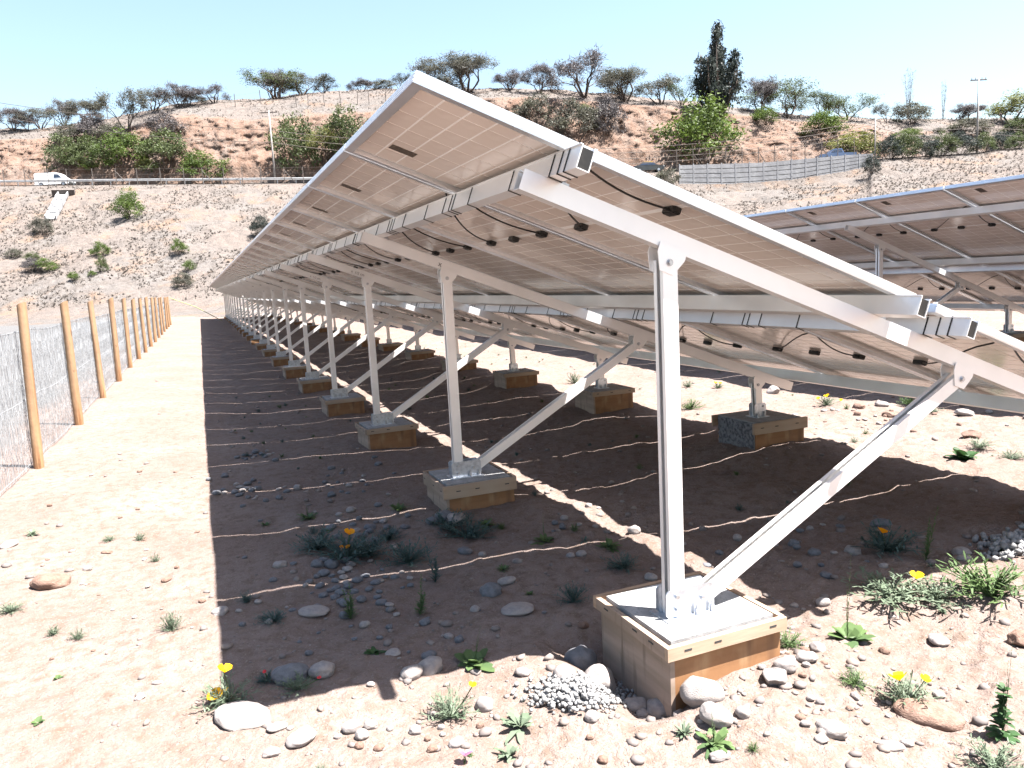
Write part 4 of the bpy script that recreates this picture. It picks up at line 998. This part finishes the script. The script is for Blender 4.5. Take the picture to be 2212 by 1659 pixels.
NAMED = [
 (110,1253,68,'flat brown rock alone on the sunlit path at the left','stonered',.42,1.2),
 (20,1174,30,'pale stone at the left picture edge on the path','stone',.4,1.2),(189,1229,17,'small pale stone right of the flat brown rock','stone',.6,1.1),
 (360,1252,20,'small brown stone on the path left of the shadow edge','stonered',.5,1.2),(437,1300,14,'small red-brown stone touching the shadow edge','stonered',.7,1.0),
 (340,1474,19,'thin sunlit stone on the path beside the shadow corner','stone',.4,1.3),(303,1505,20,'low stone on the path left of the yellow poppy','stone',.4,1.3),(231,1191,22,'flat pebble-like stone in the middle of the sunlit path','stonered',.35,1.3),
 (605,1219,30,'grey stone in shade below the first light stripe','stone',.5,1.3),(680,1316,62,'long flat half-buried stone in the shade left of the cobble cluster','stone',.3,1.2),
 (476,1318,30,'round stone half buried at the inside of the shadow edge','stone',.5,1.0),(558,1303,16,'little grey stone in the shade near the shadow edge','stone',.6,1.1),
 (626,1455,74,'largest grey boulder in the shade near the shadow front corner','stoneblue',.6,1.3),(697,1448,52,'rounded grey boulder beside the largest shaded boulder','stone',.65,1.1),
 (531,1534,118,'wide pale flat rock half buried behind the yellow poppy','stone',.26,1.4),(588,1623,36,'pale oval stone in the sun below the flat rock','stone',.5,1.5),(650,1589,60,'broad bleached stone in the sunlit foreground','stone',.35,1.2),
 (599,1566,40,'bleached stone left of a broader one in the foreground','stone',.35,1.2),
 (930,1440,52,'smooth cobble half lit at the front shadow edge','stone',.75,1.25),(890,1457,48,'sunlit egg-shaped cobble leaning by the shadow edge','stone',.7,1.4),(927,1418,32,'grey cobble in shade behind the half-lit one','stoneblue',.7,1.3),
 (762,1568,38,'pale round stone in the sunny foreground','stone',.7,1.1),(784,1588,30,'smaller pale round stone beside another in the foreground','stone',.75,1.1),(898,1576,26,'blocky pale stone in the foreground left of a poppy plant','stone',.8,1.1),
 (1046,1521,38,'pale round stone right of the yellow-flowered plant','stone',.8,1.1),(1131,1454,30,'pink-white stone near the corner of the dug hollow','stone',.6,1.1),
 (1061,1278,44,'dark grey angular rock in the shade','stoneblue',.85,1.1),(1118,1309,74,'large flat stone sunk in the shaded soil','stone',.28,1.2),(1094,1255,40,'flat grey stone behind the dark angular rock','stone',.45,1.3),
 (970,1372,22,'small oval stone alone in the shade','stone',.6,1.3),(1027,1318,22,'small round stone left of the large flat sunken one','stone',.8,1.1),(849,1406,34,'stone nearly flush with the shaded soil','stone',.3,1.1),
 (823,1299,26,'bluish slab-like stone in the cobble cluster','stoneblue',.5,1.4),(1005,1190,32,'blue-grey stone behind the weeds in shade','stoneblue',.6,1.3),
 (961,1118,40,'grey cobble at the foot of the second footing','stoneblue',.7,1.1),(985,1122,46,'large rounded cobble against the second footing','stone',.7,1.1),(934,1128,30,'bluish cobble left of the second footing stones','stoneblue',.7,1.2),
 (1257,1431,68,'dark boulder with a sunlit cap beside the nearest footing','stoneblue',.85,1.15),(1223,1465,58,'pinkish boulder in front of the dark capped one','stone',.85,1.2),(1296,1470,66,'bright round boulder touching the nearest footing hollow','stone',.85,1.1),
 (1371,1525,52,'white stone at the foot of the nearest footing, left','stone',.5,1.3),(1388,1542,26,'small white stone below a larger one at the nearest footing','stone',.7,1.1),(1429,1528,58,'blocky tan stone under the front corner of the nearest footing','stone',.7,1.2),
 (1517,1497,90,'big rounded boulder against the front of the nearest footing','stone',.7,1.2),(1544,1546,72,'smooth oval cobble in front of the nearest footing','stone',.62,1.3),(1606,1543,30,'round cobble right of the smooth oval one','stone',.85,1.1),
 (1281,1547,32,'pale stone below the white gravel heap','stone',.7,1.1),(1303,1639,22,'small stone at the bottom of the picture, mid','stonered',.7,1.1),(986,1603,34,'pale flat stone in the lower foreground','stone',.5,1.2),
 (2007,1535,114,'big flat slab rock by the two-flowered poppy','stonered',.34,1.7),(1796,1574,58,'pale rounded block in the right foreground','stone',.55,1.4),(2028,1384,36,'half-buried round stone in the sunny right ground','stone',.5,1.0),
 (1910,1404,20,'small tilted stone in the sunny right ground','stonered',.9,1.0),(1699,1436,44,'white stone at the right corner of the nearest footing','stone',.7,1.1),(1674,1465,46,'pointed pale rock under the right corner of the nearest footing','stone',.9,1.0,True),
 (1766,1404,34,'tan stone beside the tall-stalked weed','stone',.7,1.3),(1742,1423,42,'flat stone among rubble right of the nearest footing','stone',.4,1.3),(1778,1300,28,'egg-shaped stone at the shadow notch right of the footing','stone',.7,1.3),
 (1556,1632,40,'long stone at the bottom edge by a weed','stone',.45,1.6),(2198,1384,42,'red rock cut by the right picture edge','stonered',.7,1.1,True),(1922,1608,48,'low pale stone in the bottom right foreground','stone',.4,1.4),
 (1776,1598,26,'small rough stone left of a low pale one','stone',.7,1.1,True),(2079,1191,34,'grey cobble in the shade at the right','stone',.6,1.3),(1905,1128,42,'broad dark cobble under the right part of the panels','stoneblue',.5,1.5),
 (1842,1191,32,'brown cobble in the right shade','stone',.7,1.2),(1759,1196,26,'grey cobble left of a brown one in the right shade','stoneblue',.7,1.2),(1715,1174,22,'round grey cobble left in the right shade group','stoneblue',.8,1.1),(1785,1241,26,'small bluish cobble near the right shadow edge','stoneblue',.6,1.3),
 (1592,1162,20,'pebble-like brown stone behind the brace in shade','stone',.8,1.1),(2084,1207,26,'sunlit cobble touching the right shadow edge','stone',.5,1.3),
 (2099,940,34,'dark red triangular rock on the sunlit strip between the rows','stonered',.7,1.1,True),(2085,893,36,'long pale stone on the sunlit strip between the rows','stone',.4,1.6),(1921,896,32,'red-brown flat rock on the sunlit strip','stonered',.5,1.3,True),
 (1671,845,27,'whitish block on the sunlit strip behind a low footing','stone',.8,1.1,True),(1855,878,24,'reddish stone on the strip left of a pale pair','stonered',.6,1.2),(1905,872,27,'pale stone on the strip by the second shadow edge','stone',.5,1.3),
 (1405,1245,30,'grey stone behind the nearest footing','stone',.6,1.2),(1371,1149,28,'cobble at the end of the broad light stripe','stone',.8,1.1),(1257,1198,26,'grey oval cobble, right one of a pair in shade','stone',.6,1.4),(1233,1198,21,'grey oval cobble, left one of a pair in shade','stone',.6,1.3),(1260,1353,24,'brown stone left of the nearest footing in shade','stonered',.6,1.3),
]
for a in NAMED: put_stone(*a[:3], a[3], a[4], a[5], a[6], ang=len(a) > 7)
def clustered():
    rr = random.Random(21)
    def grp(n, cx, cy, sx, sy, w0, w1, label, group, mats):
        done = []; k = 0
        while k < n:
            px, py = rr.gauss(cx, sx), rr.gauss(cy, sy); w = rr.uniform(w0, w1)*rr.uniform(.8,1.15)
            if any(abs(px-a)+1.6*abs(py-b) < .55*(w+c) for a, b, c in done): 
                if rr.random() < .97: continue
            done.append((px, py, w)); k += 1
            put_stone(px, py, w, label, rr.choice(mats), rr.uniform(.45,.75), rr.uniform(1.05,1.5), group=group, sink=.2, name='cobble')
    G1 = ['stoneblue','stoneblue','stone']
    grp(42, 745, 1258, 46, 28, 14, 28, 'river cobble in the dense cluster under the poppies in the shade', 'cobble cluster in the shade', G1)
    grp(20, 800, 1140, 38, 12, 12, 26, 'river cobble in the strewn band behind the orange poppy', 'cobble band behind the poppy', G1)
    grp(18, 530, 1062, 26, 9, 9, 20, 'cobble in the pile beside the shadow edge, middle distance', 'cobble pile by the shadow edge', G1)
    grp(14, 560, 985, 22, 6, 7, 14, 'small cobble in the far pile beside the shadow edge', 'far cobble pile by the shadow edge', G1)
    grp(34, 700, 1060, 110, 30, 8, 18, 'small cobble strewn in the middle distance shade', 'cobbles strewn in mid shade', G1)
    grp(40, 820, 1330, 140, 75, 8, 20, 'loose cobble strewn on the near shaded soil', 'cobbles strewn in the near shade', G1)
    grp(20, 1700, 1200, 100, 35, 10, 22, 'cobble strewn in the shade right of the brace', 'cobbles in the right shade', ['stone','stoneblue','stonered'])
    grp(20, 1780, 1530, 170, 60, 10, 24, 'loose sunlit stone in the right foreground', 'stones in the right foreground', ['stone','stone','stonered'])
    grp(15, 900, 1600, 210, 28, 10, 26, 'loose sunlit stone in the bottom foreground', 'stones in the bottom foreground', ['stone','stone','stonered'])
    grp(18, 1680, 1440, 50, 28, 8, 22, 'rubble stone beside the right corner of the nearest footing', 'rubble by the nearest footing', ['stone','stone','stonered'])
    grp(26, 1900, 900, 120, 22, 6, 15, 'stone strewn on the sunlit strip between the rows', 'stones on the sunlit strip', ['stone','stonered'])
    grp(10, 1270, 1120, 60, 20, 10, 20, 'cobble strewn along the broad light stripe', 'cobbles by the light stripe', G1)
    grp(26, 200, 1200, 130, 130, 5, 11, 'tiny stone on the sunlit path by the fence', 'tiny stones on the path', ['stone','stonered'])
clustered()
def pebbles():
    rs = np.random.RandomState(9); N = 6500
    # world-space scatter, denser towards the viewer
    r = 1.4*np.exp(rs.rand(N)*2.5); a = math.atan2(FWD[0], FWD[1])+np.radians((rs.rand(N)-.5)*96); X = np.sin(a)*r; Y = np.cos(a)*r
    dens = .25+.75*sst(-.6, .5, X); dens *= .45+.9*sst(-.15, .2, fbm2(X*1.3, Y*1.3, 3)); k = rs.rand(N) < dens; X, Y, r = X[k], Y[k], r[k]
    ok = np.ones(len(X), bool)
    for f in FOOT[:16]: ok &= ~((np.abs(X-f[0]) < f[3]+.01) & (np.abs(Y-f[1]) < f[3]+.01))
    X, Y, r = X[ok], Y[ok], r[ok]
    X2 = .3+4.0*rs.rand(700); Y2 = 1.25+1.5*rs.rand(700); k2 = ~((np.abs(X2-1.615) < .28) & (np.abs(Y2-2.41) < .28)); X = np.concatenate([X, X2[k2]]); Y = np.concatenate([Y, Y2[k2]]); r = np.hypot(X, Y); n = len(X)
    s = (.0025+.017*rs.rand(n)**5.5)*(.75+.25*np.sqrt(r)); Z = gz_fine(X, Y)
    sc = s[:,None]*np.stack([1+.5*rs.rand(n), .8+.4*rs.rand(n), .45+.3*rs.rand(n)], -1)*2
    th = rs.rand(n)*6.283; c, si = np.cos(th), np.sin(th)
    V = IV2[None]*sc[:,None,:] if False else IV1[None]*(1+.55*(rs.rand(n, len(IV1), 1)-.5))*sc[:,None,:]
    Vx = V[...,0]*c[:,None]-V[...,1]*si[:,None]; Vy = V[...,0]*si[:,None]+V[...,1]*c[:,None]
    V = np.stack([Vx+X[:,None], Vy+Y[:,None], V[...,2]+(Z+sc[:,2]*.18)[:,None]], -1).reshape(-1,3)
    F = (IF1[None]+(np.arange(n)*len(IV1))[:,None,None]).reshape(-1,3)
    tag(link('pebbles', np_mesh('pebbles', V, F, M['pebble'], False)), 'countless small pebbles and clods on the bare soil', 'pebbles', kind='stuff')
    # heap of crushed concrete
    for (cx, cy, sx, sy, n, lb, w) in ((1252,1503,48,15,1500,'heap of white crushed concrete left of the nearest footing',.0068),(2190,1182,30,14,420,'pale crushed concrete at the right picture edge',.012)):
        P = []
        for _ in range(n):
            q, d = on_ground(rs.normal(cx, sx), rs.normal(cy, sy)); P.append(q)
        P = np.array(P); s = w*(.5+rs.rand(n)); c0 = P.mean(0); hh = .05*np.exp(-((P[:,:2]-c0[:2])**2).sum(1)/.03)*rs.rand(n)
        V = IV1[None]*(1+.6*(rs.rand(n, len(IV1), 1)-.5))*s[:,None,None]*2; V = V+np.stack([P[:,0], P[:,1], gz_fine(P[:,0], P[:,1])+hh+s*.3], -1)[:,None,:]
        F = (IF1[None]+(np.arange(n)*len(IV1))[:,None,None]).reshape(-1,3)
        tag(link('crushed_concrete', np_mesh('crushed_concrete', V.reshape(-1,3), F, M['gravel'])), lb, 'gravel', kind='stuff')
pebbles()

# ------------------------------------------------------------------ plants
def blade(m, p, d, L, w, droop=.4, mi=0):
    p = np.asarray(p, float); d = nrm(d); sd = np.cross(d, [0,0,1.0]); sd = nrm(sd) if np.linalg.norm(sd) > 1e-3 else np.array([1.0,0,0])
    a = p+d*L*.45; b = p+d*L*.85-np.array([0,0,droop*L*.25]); c = p+d*L-np.array([0,0,droop*L*.5])
    m.add([p-sd*w*.2, p+sd*w*.2, a+sd*w*.5, a-sd*w*.5, b+sd*w*.32, b-sd*w*.32, c], [(0,1,2,3),(3,2,4,5),(5,4,6)], mi)
def fol_rosette(rs, n=26, L=.5, w=.10):
    m = MB()
    for k in range(n):
        a = rs.uniform(0,6.283); e = rs.uniform(.12,1.1); blade(m, (0,0,.0), (math.cos(a)*math.cos(e), math.sin(a)*math.cos(e), math.sin(e)), L*rs.uniform(.55,1.05), w*rs.uniform(.7,1.2), rs.uniform(.2,.9))
    return m
def fol_feather(rs, n=46, R_=.5, H_=.5):
    m = MB()
    for k in range(n):
        a = rs.uniform(0,6.283); e = rs.uniform(.25,1.35); d = np.array([math.cos(a)*math.cos(e), math.sin(a)*math.cos(e), math.sin(e)]); L = R_*rs.uniform(.6,1.05)*(.9 if e > .8 else 1)
        tip = d*L*[1,1,H_/R_]; m.tube([(0,0,0), tip*.5+[0,0,.02], tip], [.008,.006,.003], 3, cap=False)
        for q in range(9):
            t = .3+.7*q/8; b = tip*t; dd = nrm(d*.6+np.array([rs.gauss(0,.7), rs.gauss(0,.7), rs.gauss(.25,.5)])); blade(m, b, dd, rs.uniform(.05,.11), .018, .1)
    return m
def fol_stalk(rs, H_=1.0, n=26, L=.17):
    m = MB()
    for st in range(4):
        lean = np.array([rs.uniform(-.22,.22), rs.uniform(-.22,.22), 1])*(1.0 if st == 0 else rs.uniform(.45,.8))
        m.tube([(0,0,0), lean*H_*.5+[.01,.01,0], lean*H_], [.010,.008,.004], 4)
        for k in range(n):
            t = (k+.5)/n; a = k*2.4+st; blade(m, lean*H_*t, (math.cos(a), math.sin(a), .7), L*(1.2-t)*rs.uniform(.7,1.2), .035, .3)
    return m
def fol_thistle(rs):
    m = MB(); m.tube([(0,0,0),(.02,.01,.5),(.0,.02,1.0)], [.02,.016,.008], 5)
    for k in range(60):
        t = rs.random()**.9; a = rs.uniform(0,6.283); blade(m, (.01,.01,t*.95), (math.cos(a), math.sin(a), rs.uniform(.1,.9)), rs.uniform(.16,.30)*(1.1-.4*t), .11, .5)
    for k in range(14):
        a = rs.uniform(0,6.283); blade(m, (0,0,.02), (math.cos(a), math.sin(a), .35), .36, .12, .6)
    return m
def flower_mesh(mm):
    m = MB()
    for k in range(4):
        a = k*math.pi/2; ca, sa = math.cos(a), math.sin(a)
        pr = [(.02,0,0),(.28,-.32,.30),(.50,-.30,.52),(.56,0,.56),(.50,.30,.52),(.28,.32,.30)]
        m.add([(x*ca-y*sa, x*sa+y*ca, z) for x, y, z in pr], [(0,1,2,3),(0,3,4,5)])
    m.tube([(0,0,.02),(0,0,.28)], [.08,.04], 6); return m.mesh('flower', mm)
FLW = {k: flower_mesh(M[k]) for k in ('poppy','orange','pink','redfl')}
rp = random.Random(31)
FOL = {'rosette': [fol_rosette(random.Random(i)).mesh('foliage', M['weed']) for i in range(3)], 'feather': [fol_feather(random.Random(10+i)).mesh('foliage', M['silver']) for i in range(3)],
       'stalk': [fol_stalk(random.Random(20+i)).mesh('foliage', M['weed']) for i in range(3)], 'thistle': [fol_thistle(random.Random(5)).mesh('foliage', M['weeddark'])],
       'broad': [fol_rosette(random.Random(40+i), 20, .5, .22).mesh('foliage', M['weed']) for i in range(2)]}
def put_plant(name, kind, px, py, w, h, leaf, label, cat, flowers=(), extra=None, group=None, i=[0]):
    """w,h: size in survey pixels; flowers: (px,py,size px,colour)"""
    i[0] += 1; P, d = on_ground(px, py); P[2] = float(gz_fine(P[0], P[1])); W_ = w*d/FPX*(1.5 if kind in ('feather','rosette','broad') else 1.7); H_ = h*d/FPX*(1.15 if kind != 'thistle' else 1)
    r = empty(name, P, 0); tag(r, label, cat, group)
    f = link('foliage', FOL[kind][i[0] % len(FOL[kind])], r, (0,0,-.003), (0,0,rp.uniform(0,6.28)), (W_, W_, H_*(1.0 if kind in ('stalk','thistle') else 1.9)))
    f.material_slots[0].link = 'OBJECT'; f.material_slots[0].material = M[leaf]
    if extra:
        ew, eh = extra; e = link('stem', FOL['stalk'][i[0] % 3], r, (0,0,0), (rp.uniform(-.1,.1), rp.uniform(-.1,.1), rp.uniform(0,6)), (ew*d/FPX, ew*d/FPX, eh*d/FPX)); e.material_slots[0].link = 'OBJECT'; e.material_slots[0].material = M[leaf]
    for (fx, fy, s, c) in flowers:
        dd = ray(fx, fy); t = d/np.linalg.norm(ray(px, py)); Q = EYE+dd*(P-EYE).dot(FWD)/dd.dot(FWD)
        Q = Q if Q[2] > P[2]+.02 else P+np.array([0,0,.05])
        S = s*d/FPX*1.15; fl = link('flower', FLW[c], r, Vector(Q-P), (rp.uniform(-.3,.5), rp.uniform(-.4,.3), rp.uniform(0,6)), (S,S,S*.8))
        MB().tube([(0,0,0), (Q-P)*.6+np.array([.004,0,0]), Q-P], .0018, 4).obj('stem', M['weed'], r)
PLANTS = [
 ('poppy_plant','feather',492,1520,95,48,'silver','silver poppy plant with two yellow flowers at the shadow corner','poppy',((485,1452,22,'poppy'),(469,1508,24,'poppy'),(490,1527,9,'poppy'))),
 ('feathery_weed','feather',640,1492,62,32,'silver','silvery feathery weed at the front shadow edge','weed',((690,1466,7,'redfl'),)),
 ('feathery_weed','feather',576,1470,44,22,'bluegreen','dark feathery weed left of the largest shaded boulder','weed',((572,1452,6,'redfl'),)),
 ('poppy_plant','feather',975,1548,92,56,'silver','pale poppy plant with one yellow flower in the foreground','poppy',((1020,1483,13,'poppy'),)),
 ('leafy_weed','rosette',1124,1572,90,48,'silver','pale leafy weed in the bottom foreground, middle','weed',(),(30,60)),
 ('leafy_weed','rosette',1100,1634,56,40,'silver','grey-green weed at the bottom edge of the picture','weed'),
 ('pink_flower','stalk',1003,1656,10,36,'weed','single pink flower at the bottom edge','flower',((1004,1634,22,'pink'),)),
 ('leafy_weed','broad',1026,1432,82,34,'weed','light green rosette with a spike at the front shadow edge','weed',(),(24,82)),
 ('leafy_weed','rosette',1541,1606,84,34,'weed','weed with a long leaning stem at the bottom, mid right','weed',(),(40,64)),
 ('poppy_plant','feather',1958,1525,100,52,'silver','poppy plant with two yellow flowers beside the flat slab','poppy',((1943,1470,25,'poppy'),(1997,1470,15,'poppy'))),
 ('thistle','thistle',2166,1600,52,92,'weeddark','dark green upright thistle-like plant at the right bottom','thistle',(),(24,172)),
 ('leafy_weed','broad',1830,1384,84,34,'weed','broad-leaved weed with a tall thin stalk right of the footing','weed',(),(26,180)),
 ('feathery_weed','feather',1925,1288,150,44,'silver','wide silvery weed at the right shadow edge with a yellow flower','weed',((1980,1250,20,'poppy'),)),
 ('feathery_weed','feather',2020,1292,110,38,'silver','silvery weed between two others at the right shadow edge','weed'),
 ('feathery_weed','feather',2140,1290,150,70,'weed','large green feathery weed at the right edge','weed'),
 ('leafy_weed','feather',1844,1478,54,28,'weed','small pale weed in the sunny right ground','weed'),
 ('tall_weed','stalk',2000,1208,44,96,'weed','tall thin stemmed weed in the right shade','weed'),
 ('poppy_plant','feather',1912,1190,120,48,'bluegreen','dark poppy foliage with one orange flower in the right shade','poppy',((1906,1152,18,'orange'),)),
 ('leafy_weed','broad',2174,1184,44,30,'weed','bright green plant in the pale gravel at the right edge','weed',(),(24,36)),
 ('leafy_weed','feather',2143,1655,92,48,'silver','grey-green weed in the bottom right corner','weed'),
 ('leafy_weed','feather',1704,1398,60,30,'weed','small green weed beside the right corner of the nearest footing','weed'),
 ('poppy_plant','feather',747,1205,130,58,'bluegreen','blue-green poppy plant with an orange flower in the near shade','poppy',((754,1155,18,'orange'),(791,1219,18,'orange'))),
 ('feathery_weed','feather',800,1200,90,40,'bluegreen','blue-green feathery weed right of the orange poppy','weed'),
 ('tall_weed','stalk',941,1258,56,90,'bluegreen','tall leafy weed in the middle of the near shade','weed'),
 ('tall_weed','stalk',907,1328,60,70,'weed','bushy tall weed in front of the dark angular rock','weed'),
 ('tall_weed','stalk',757,1335,62,76,'weed','tall weed below the cobble cluster','weed'),
 ('feathery_weed','feather',690,1185,110,40,'bluegreen','wide blue-green weed left of the orange poppy plant','weed'),
 ('feathery_weed','feather',1010,1160,110,40,'bluegreen','bushy weed right of the second footing stones','weed'),
 ('feathery_weed','feather',880,1215,100,46,'bluegreen','feathery weed between the orange poppy and the tall shaded weed','weed'),
 ('feathery_weed','feather',592,1344,62,24,'bluegreen','low blue-green weed on the shaded soil','weed'),
 ('leafy_weed','rosette',665,1122,44,20,'weed','grassy rosette on the second light stripe','weed',(),(16,40)),
 ('leafy_weed','rosette',711,1146,30,14,'weed','small rosette right of the grassy one on the stripe','weed'),
 ('leafy_weed','rosette',862,1106,44,24,'weed','rosette beside the second footing on a light stripe','weed',(),(16,44)),
 ('feathery_weed','feather',968,1140,100,34,'bluegreen','feathery weed in front of the second footing','weed'),
 ('feathery_weed','feather',842,1166,60,28,'bluegreen','small feathery weed behind the orange poppies','weed'),
 ('leafy_weed','rosette',1050,1138,40,22,'weed','rosette under the right corner of the second footing','weed'),
 ('leafy_weed','rosette',1087,1230,30,18,'weed','small green rosette behind the flat stone','weed'),
 ('leafy_weed','broad',810,1410,38,16,'weeddark','dark low rosette in the near shade','weed'),
 ('feathery_weed','feather',532,1302,30,24,'bluegreen','small weed on the first light stripe','weed'),
 ('leafy_weed','rosette',573,1134,22,12,'weed','little weed near the second light stripe','weed'),
 ('leafy_weed','rosette',1177,1168,60,22,'weed','weed with a tall spike on the third light stripe','weed',(),(18,62)),
 ('leafy_weed','rosette',1313,1182,56,24,'weed','grassy weed left of the broad light stripe','weed',(),(16,40)),
 ('feathery_weed','feather',1347,1226,70,36,'bluegreen','feathery weed left of the nearest post','weed'),
 ('feathery_weed','feather',1238,1302,60,42,'bluegreen','feathery weed left of the nearest footing','weed'),
 ('leafy_weed','rosette',1146,1284,22,12,'weed','tiny rosette above the large flat sunken stone','weed'),
 ('leafy_weed','rosette',70,1156,26,18,'silver','small weed on the path by the netting','weed'),
 ('leafy_weed','feather',235,1168,26,12,'silver','faint silvery weed in the middle of the path','weed'),
 ('leafy_weed','feather',301,1166,24,18,'silver','silvery weed on the path above another','weed'),
 ('leafy_weed','feather',335,1214,20,18,'silver','tiny silvery weed nearest the shadow edge','weed'),
 ('leafy_weed','feather',20,1322,44,18,'silver','weed at the left picture edge','weed'),
 ('leafy_weed','feather',117,1370,26,20,'silver','silvery tuft, left of a pair on the path','weed'),
 ('leafy_weed','feather',167,1379,28,24,'silver','silvery tuft, right of a pair on the path','weed'),
 ('leafy_weed','feather',369,1360,42,40,'silver','upright silvery weed on the path near the shadow','weed',(),(14,44)),
 ('leafy_weed','broad',124,1466,20,10,'weed','tiny green weed low on the path','weed'),
 ('leafy_weed','broad',82,1562,24,12,'weed','tiny yellow-green weed at the lower left','weed'),
 ('poppy_plant','feather',1785,876,36,20,'silver','poppy plant with yellow flowers on the sunlit strip','poppy',((1768,862,7,'poppy'),(1787,857,9,'poppy'),(1817,866,7,'poppy'))),
 ('leafy_weed','feather',1964,876,40,22,'weed','green weed on the strip beside the brace top','weed'),
 ('leafy_weed','feather',2008,890,34,20,'silver','pale weed on the strip right of the brace','weed'),
 ('leafy_weed','broad',2083,992,56,34,'weeddark','dark leafy plant at the shadow edge under the right panels','weed'),
 ('leafy_weed','feather',2114,972,50,18,'silver','low silvery weed on the strip at the right','weed'),
 ('leafy_weed','feather',2182,992,44,18,'silver','low weed at the right edge of the strip','weed'),
 ('leafy_weed','feather',1493,884,48,24,'weed','weed between two low footings on the strip','weed'),
 ('poppy_plant','feather',1551,838,24,14,'silver','small flowering weed on the strip behind a low footing','poppy',((1545,828,6,'poppy'),(1556,829,6,'poppy'))),
 ('leafy_weed','feather',1487,836,24,18,'silver','yellowish weed on the strip seen right of the nearest post','weed'),
 ('leafy_weed','feather',1240,828,30,26,'silver','spiky weed on the strip left of a low footing','weed'),
]
for a in PLANTS: put_plant(*a)
def small_weeds():
    rr = random.Random(77)
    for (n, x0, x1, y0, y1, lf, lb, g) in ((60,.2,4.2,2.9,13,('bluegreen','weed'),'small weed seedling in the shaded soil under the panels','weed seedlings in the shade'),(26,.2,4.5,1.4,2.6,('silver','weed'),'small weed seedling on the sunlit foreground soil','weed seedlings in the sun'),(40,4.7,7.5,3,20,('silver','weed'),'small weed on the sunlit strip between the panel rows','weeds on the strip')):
        for _ in range(n):
            x, y = rr.uniform(x0, x1), rr.uniform(y0, y1)
            if any(abs(x-f[0]) < .3 and abs(y-f[1]) < .3 for f in FOOT): continue
            k = rr.choice(['rosette','feather','feather']); s = rr.uniform(.04,.11)
            r = empty('weed_seedling', (x, y, float(gz_fine(x, y)))); tag(r, lb, 'weed', g)
            f = link('foliage', rr.choice(FOL[k]), r, (0,0,-.002), (0,0,rr.uniform(0,6)), (s,s,s*1.2)); f.material_slots[0].link = 'OBJECT'; f.material_slots[0].material = M[rr.choice(lf)]
small_weeds()
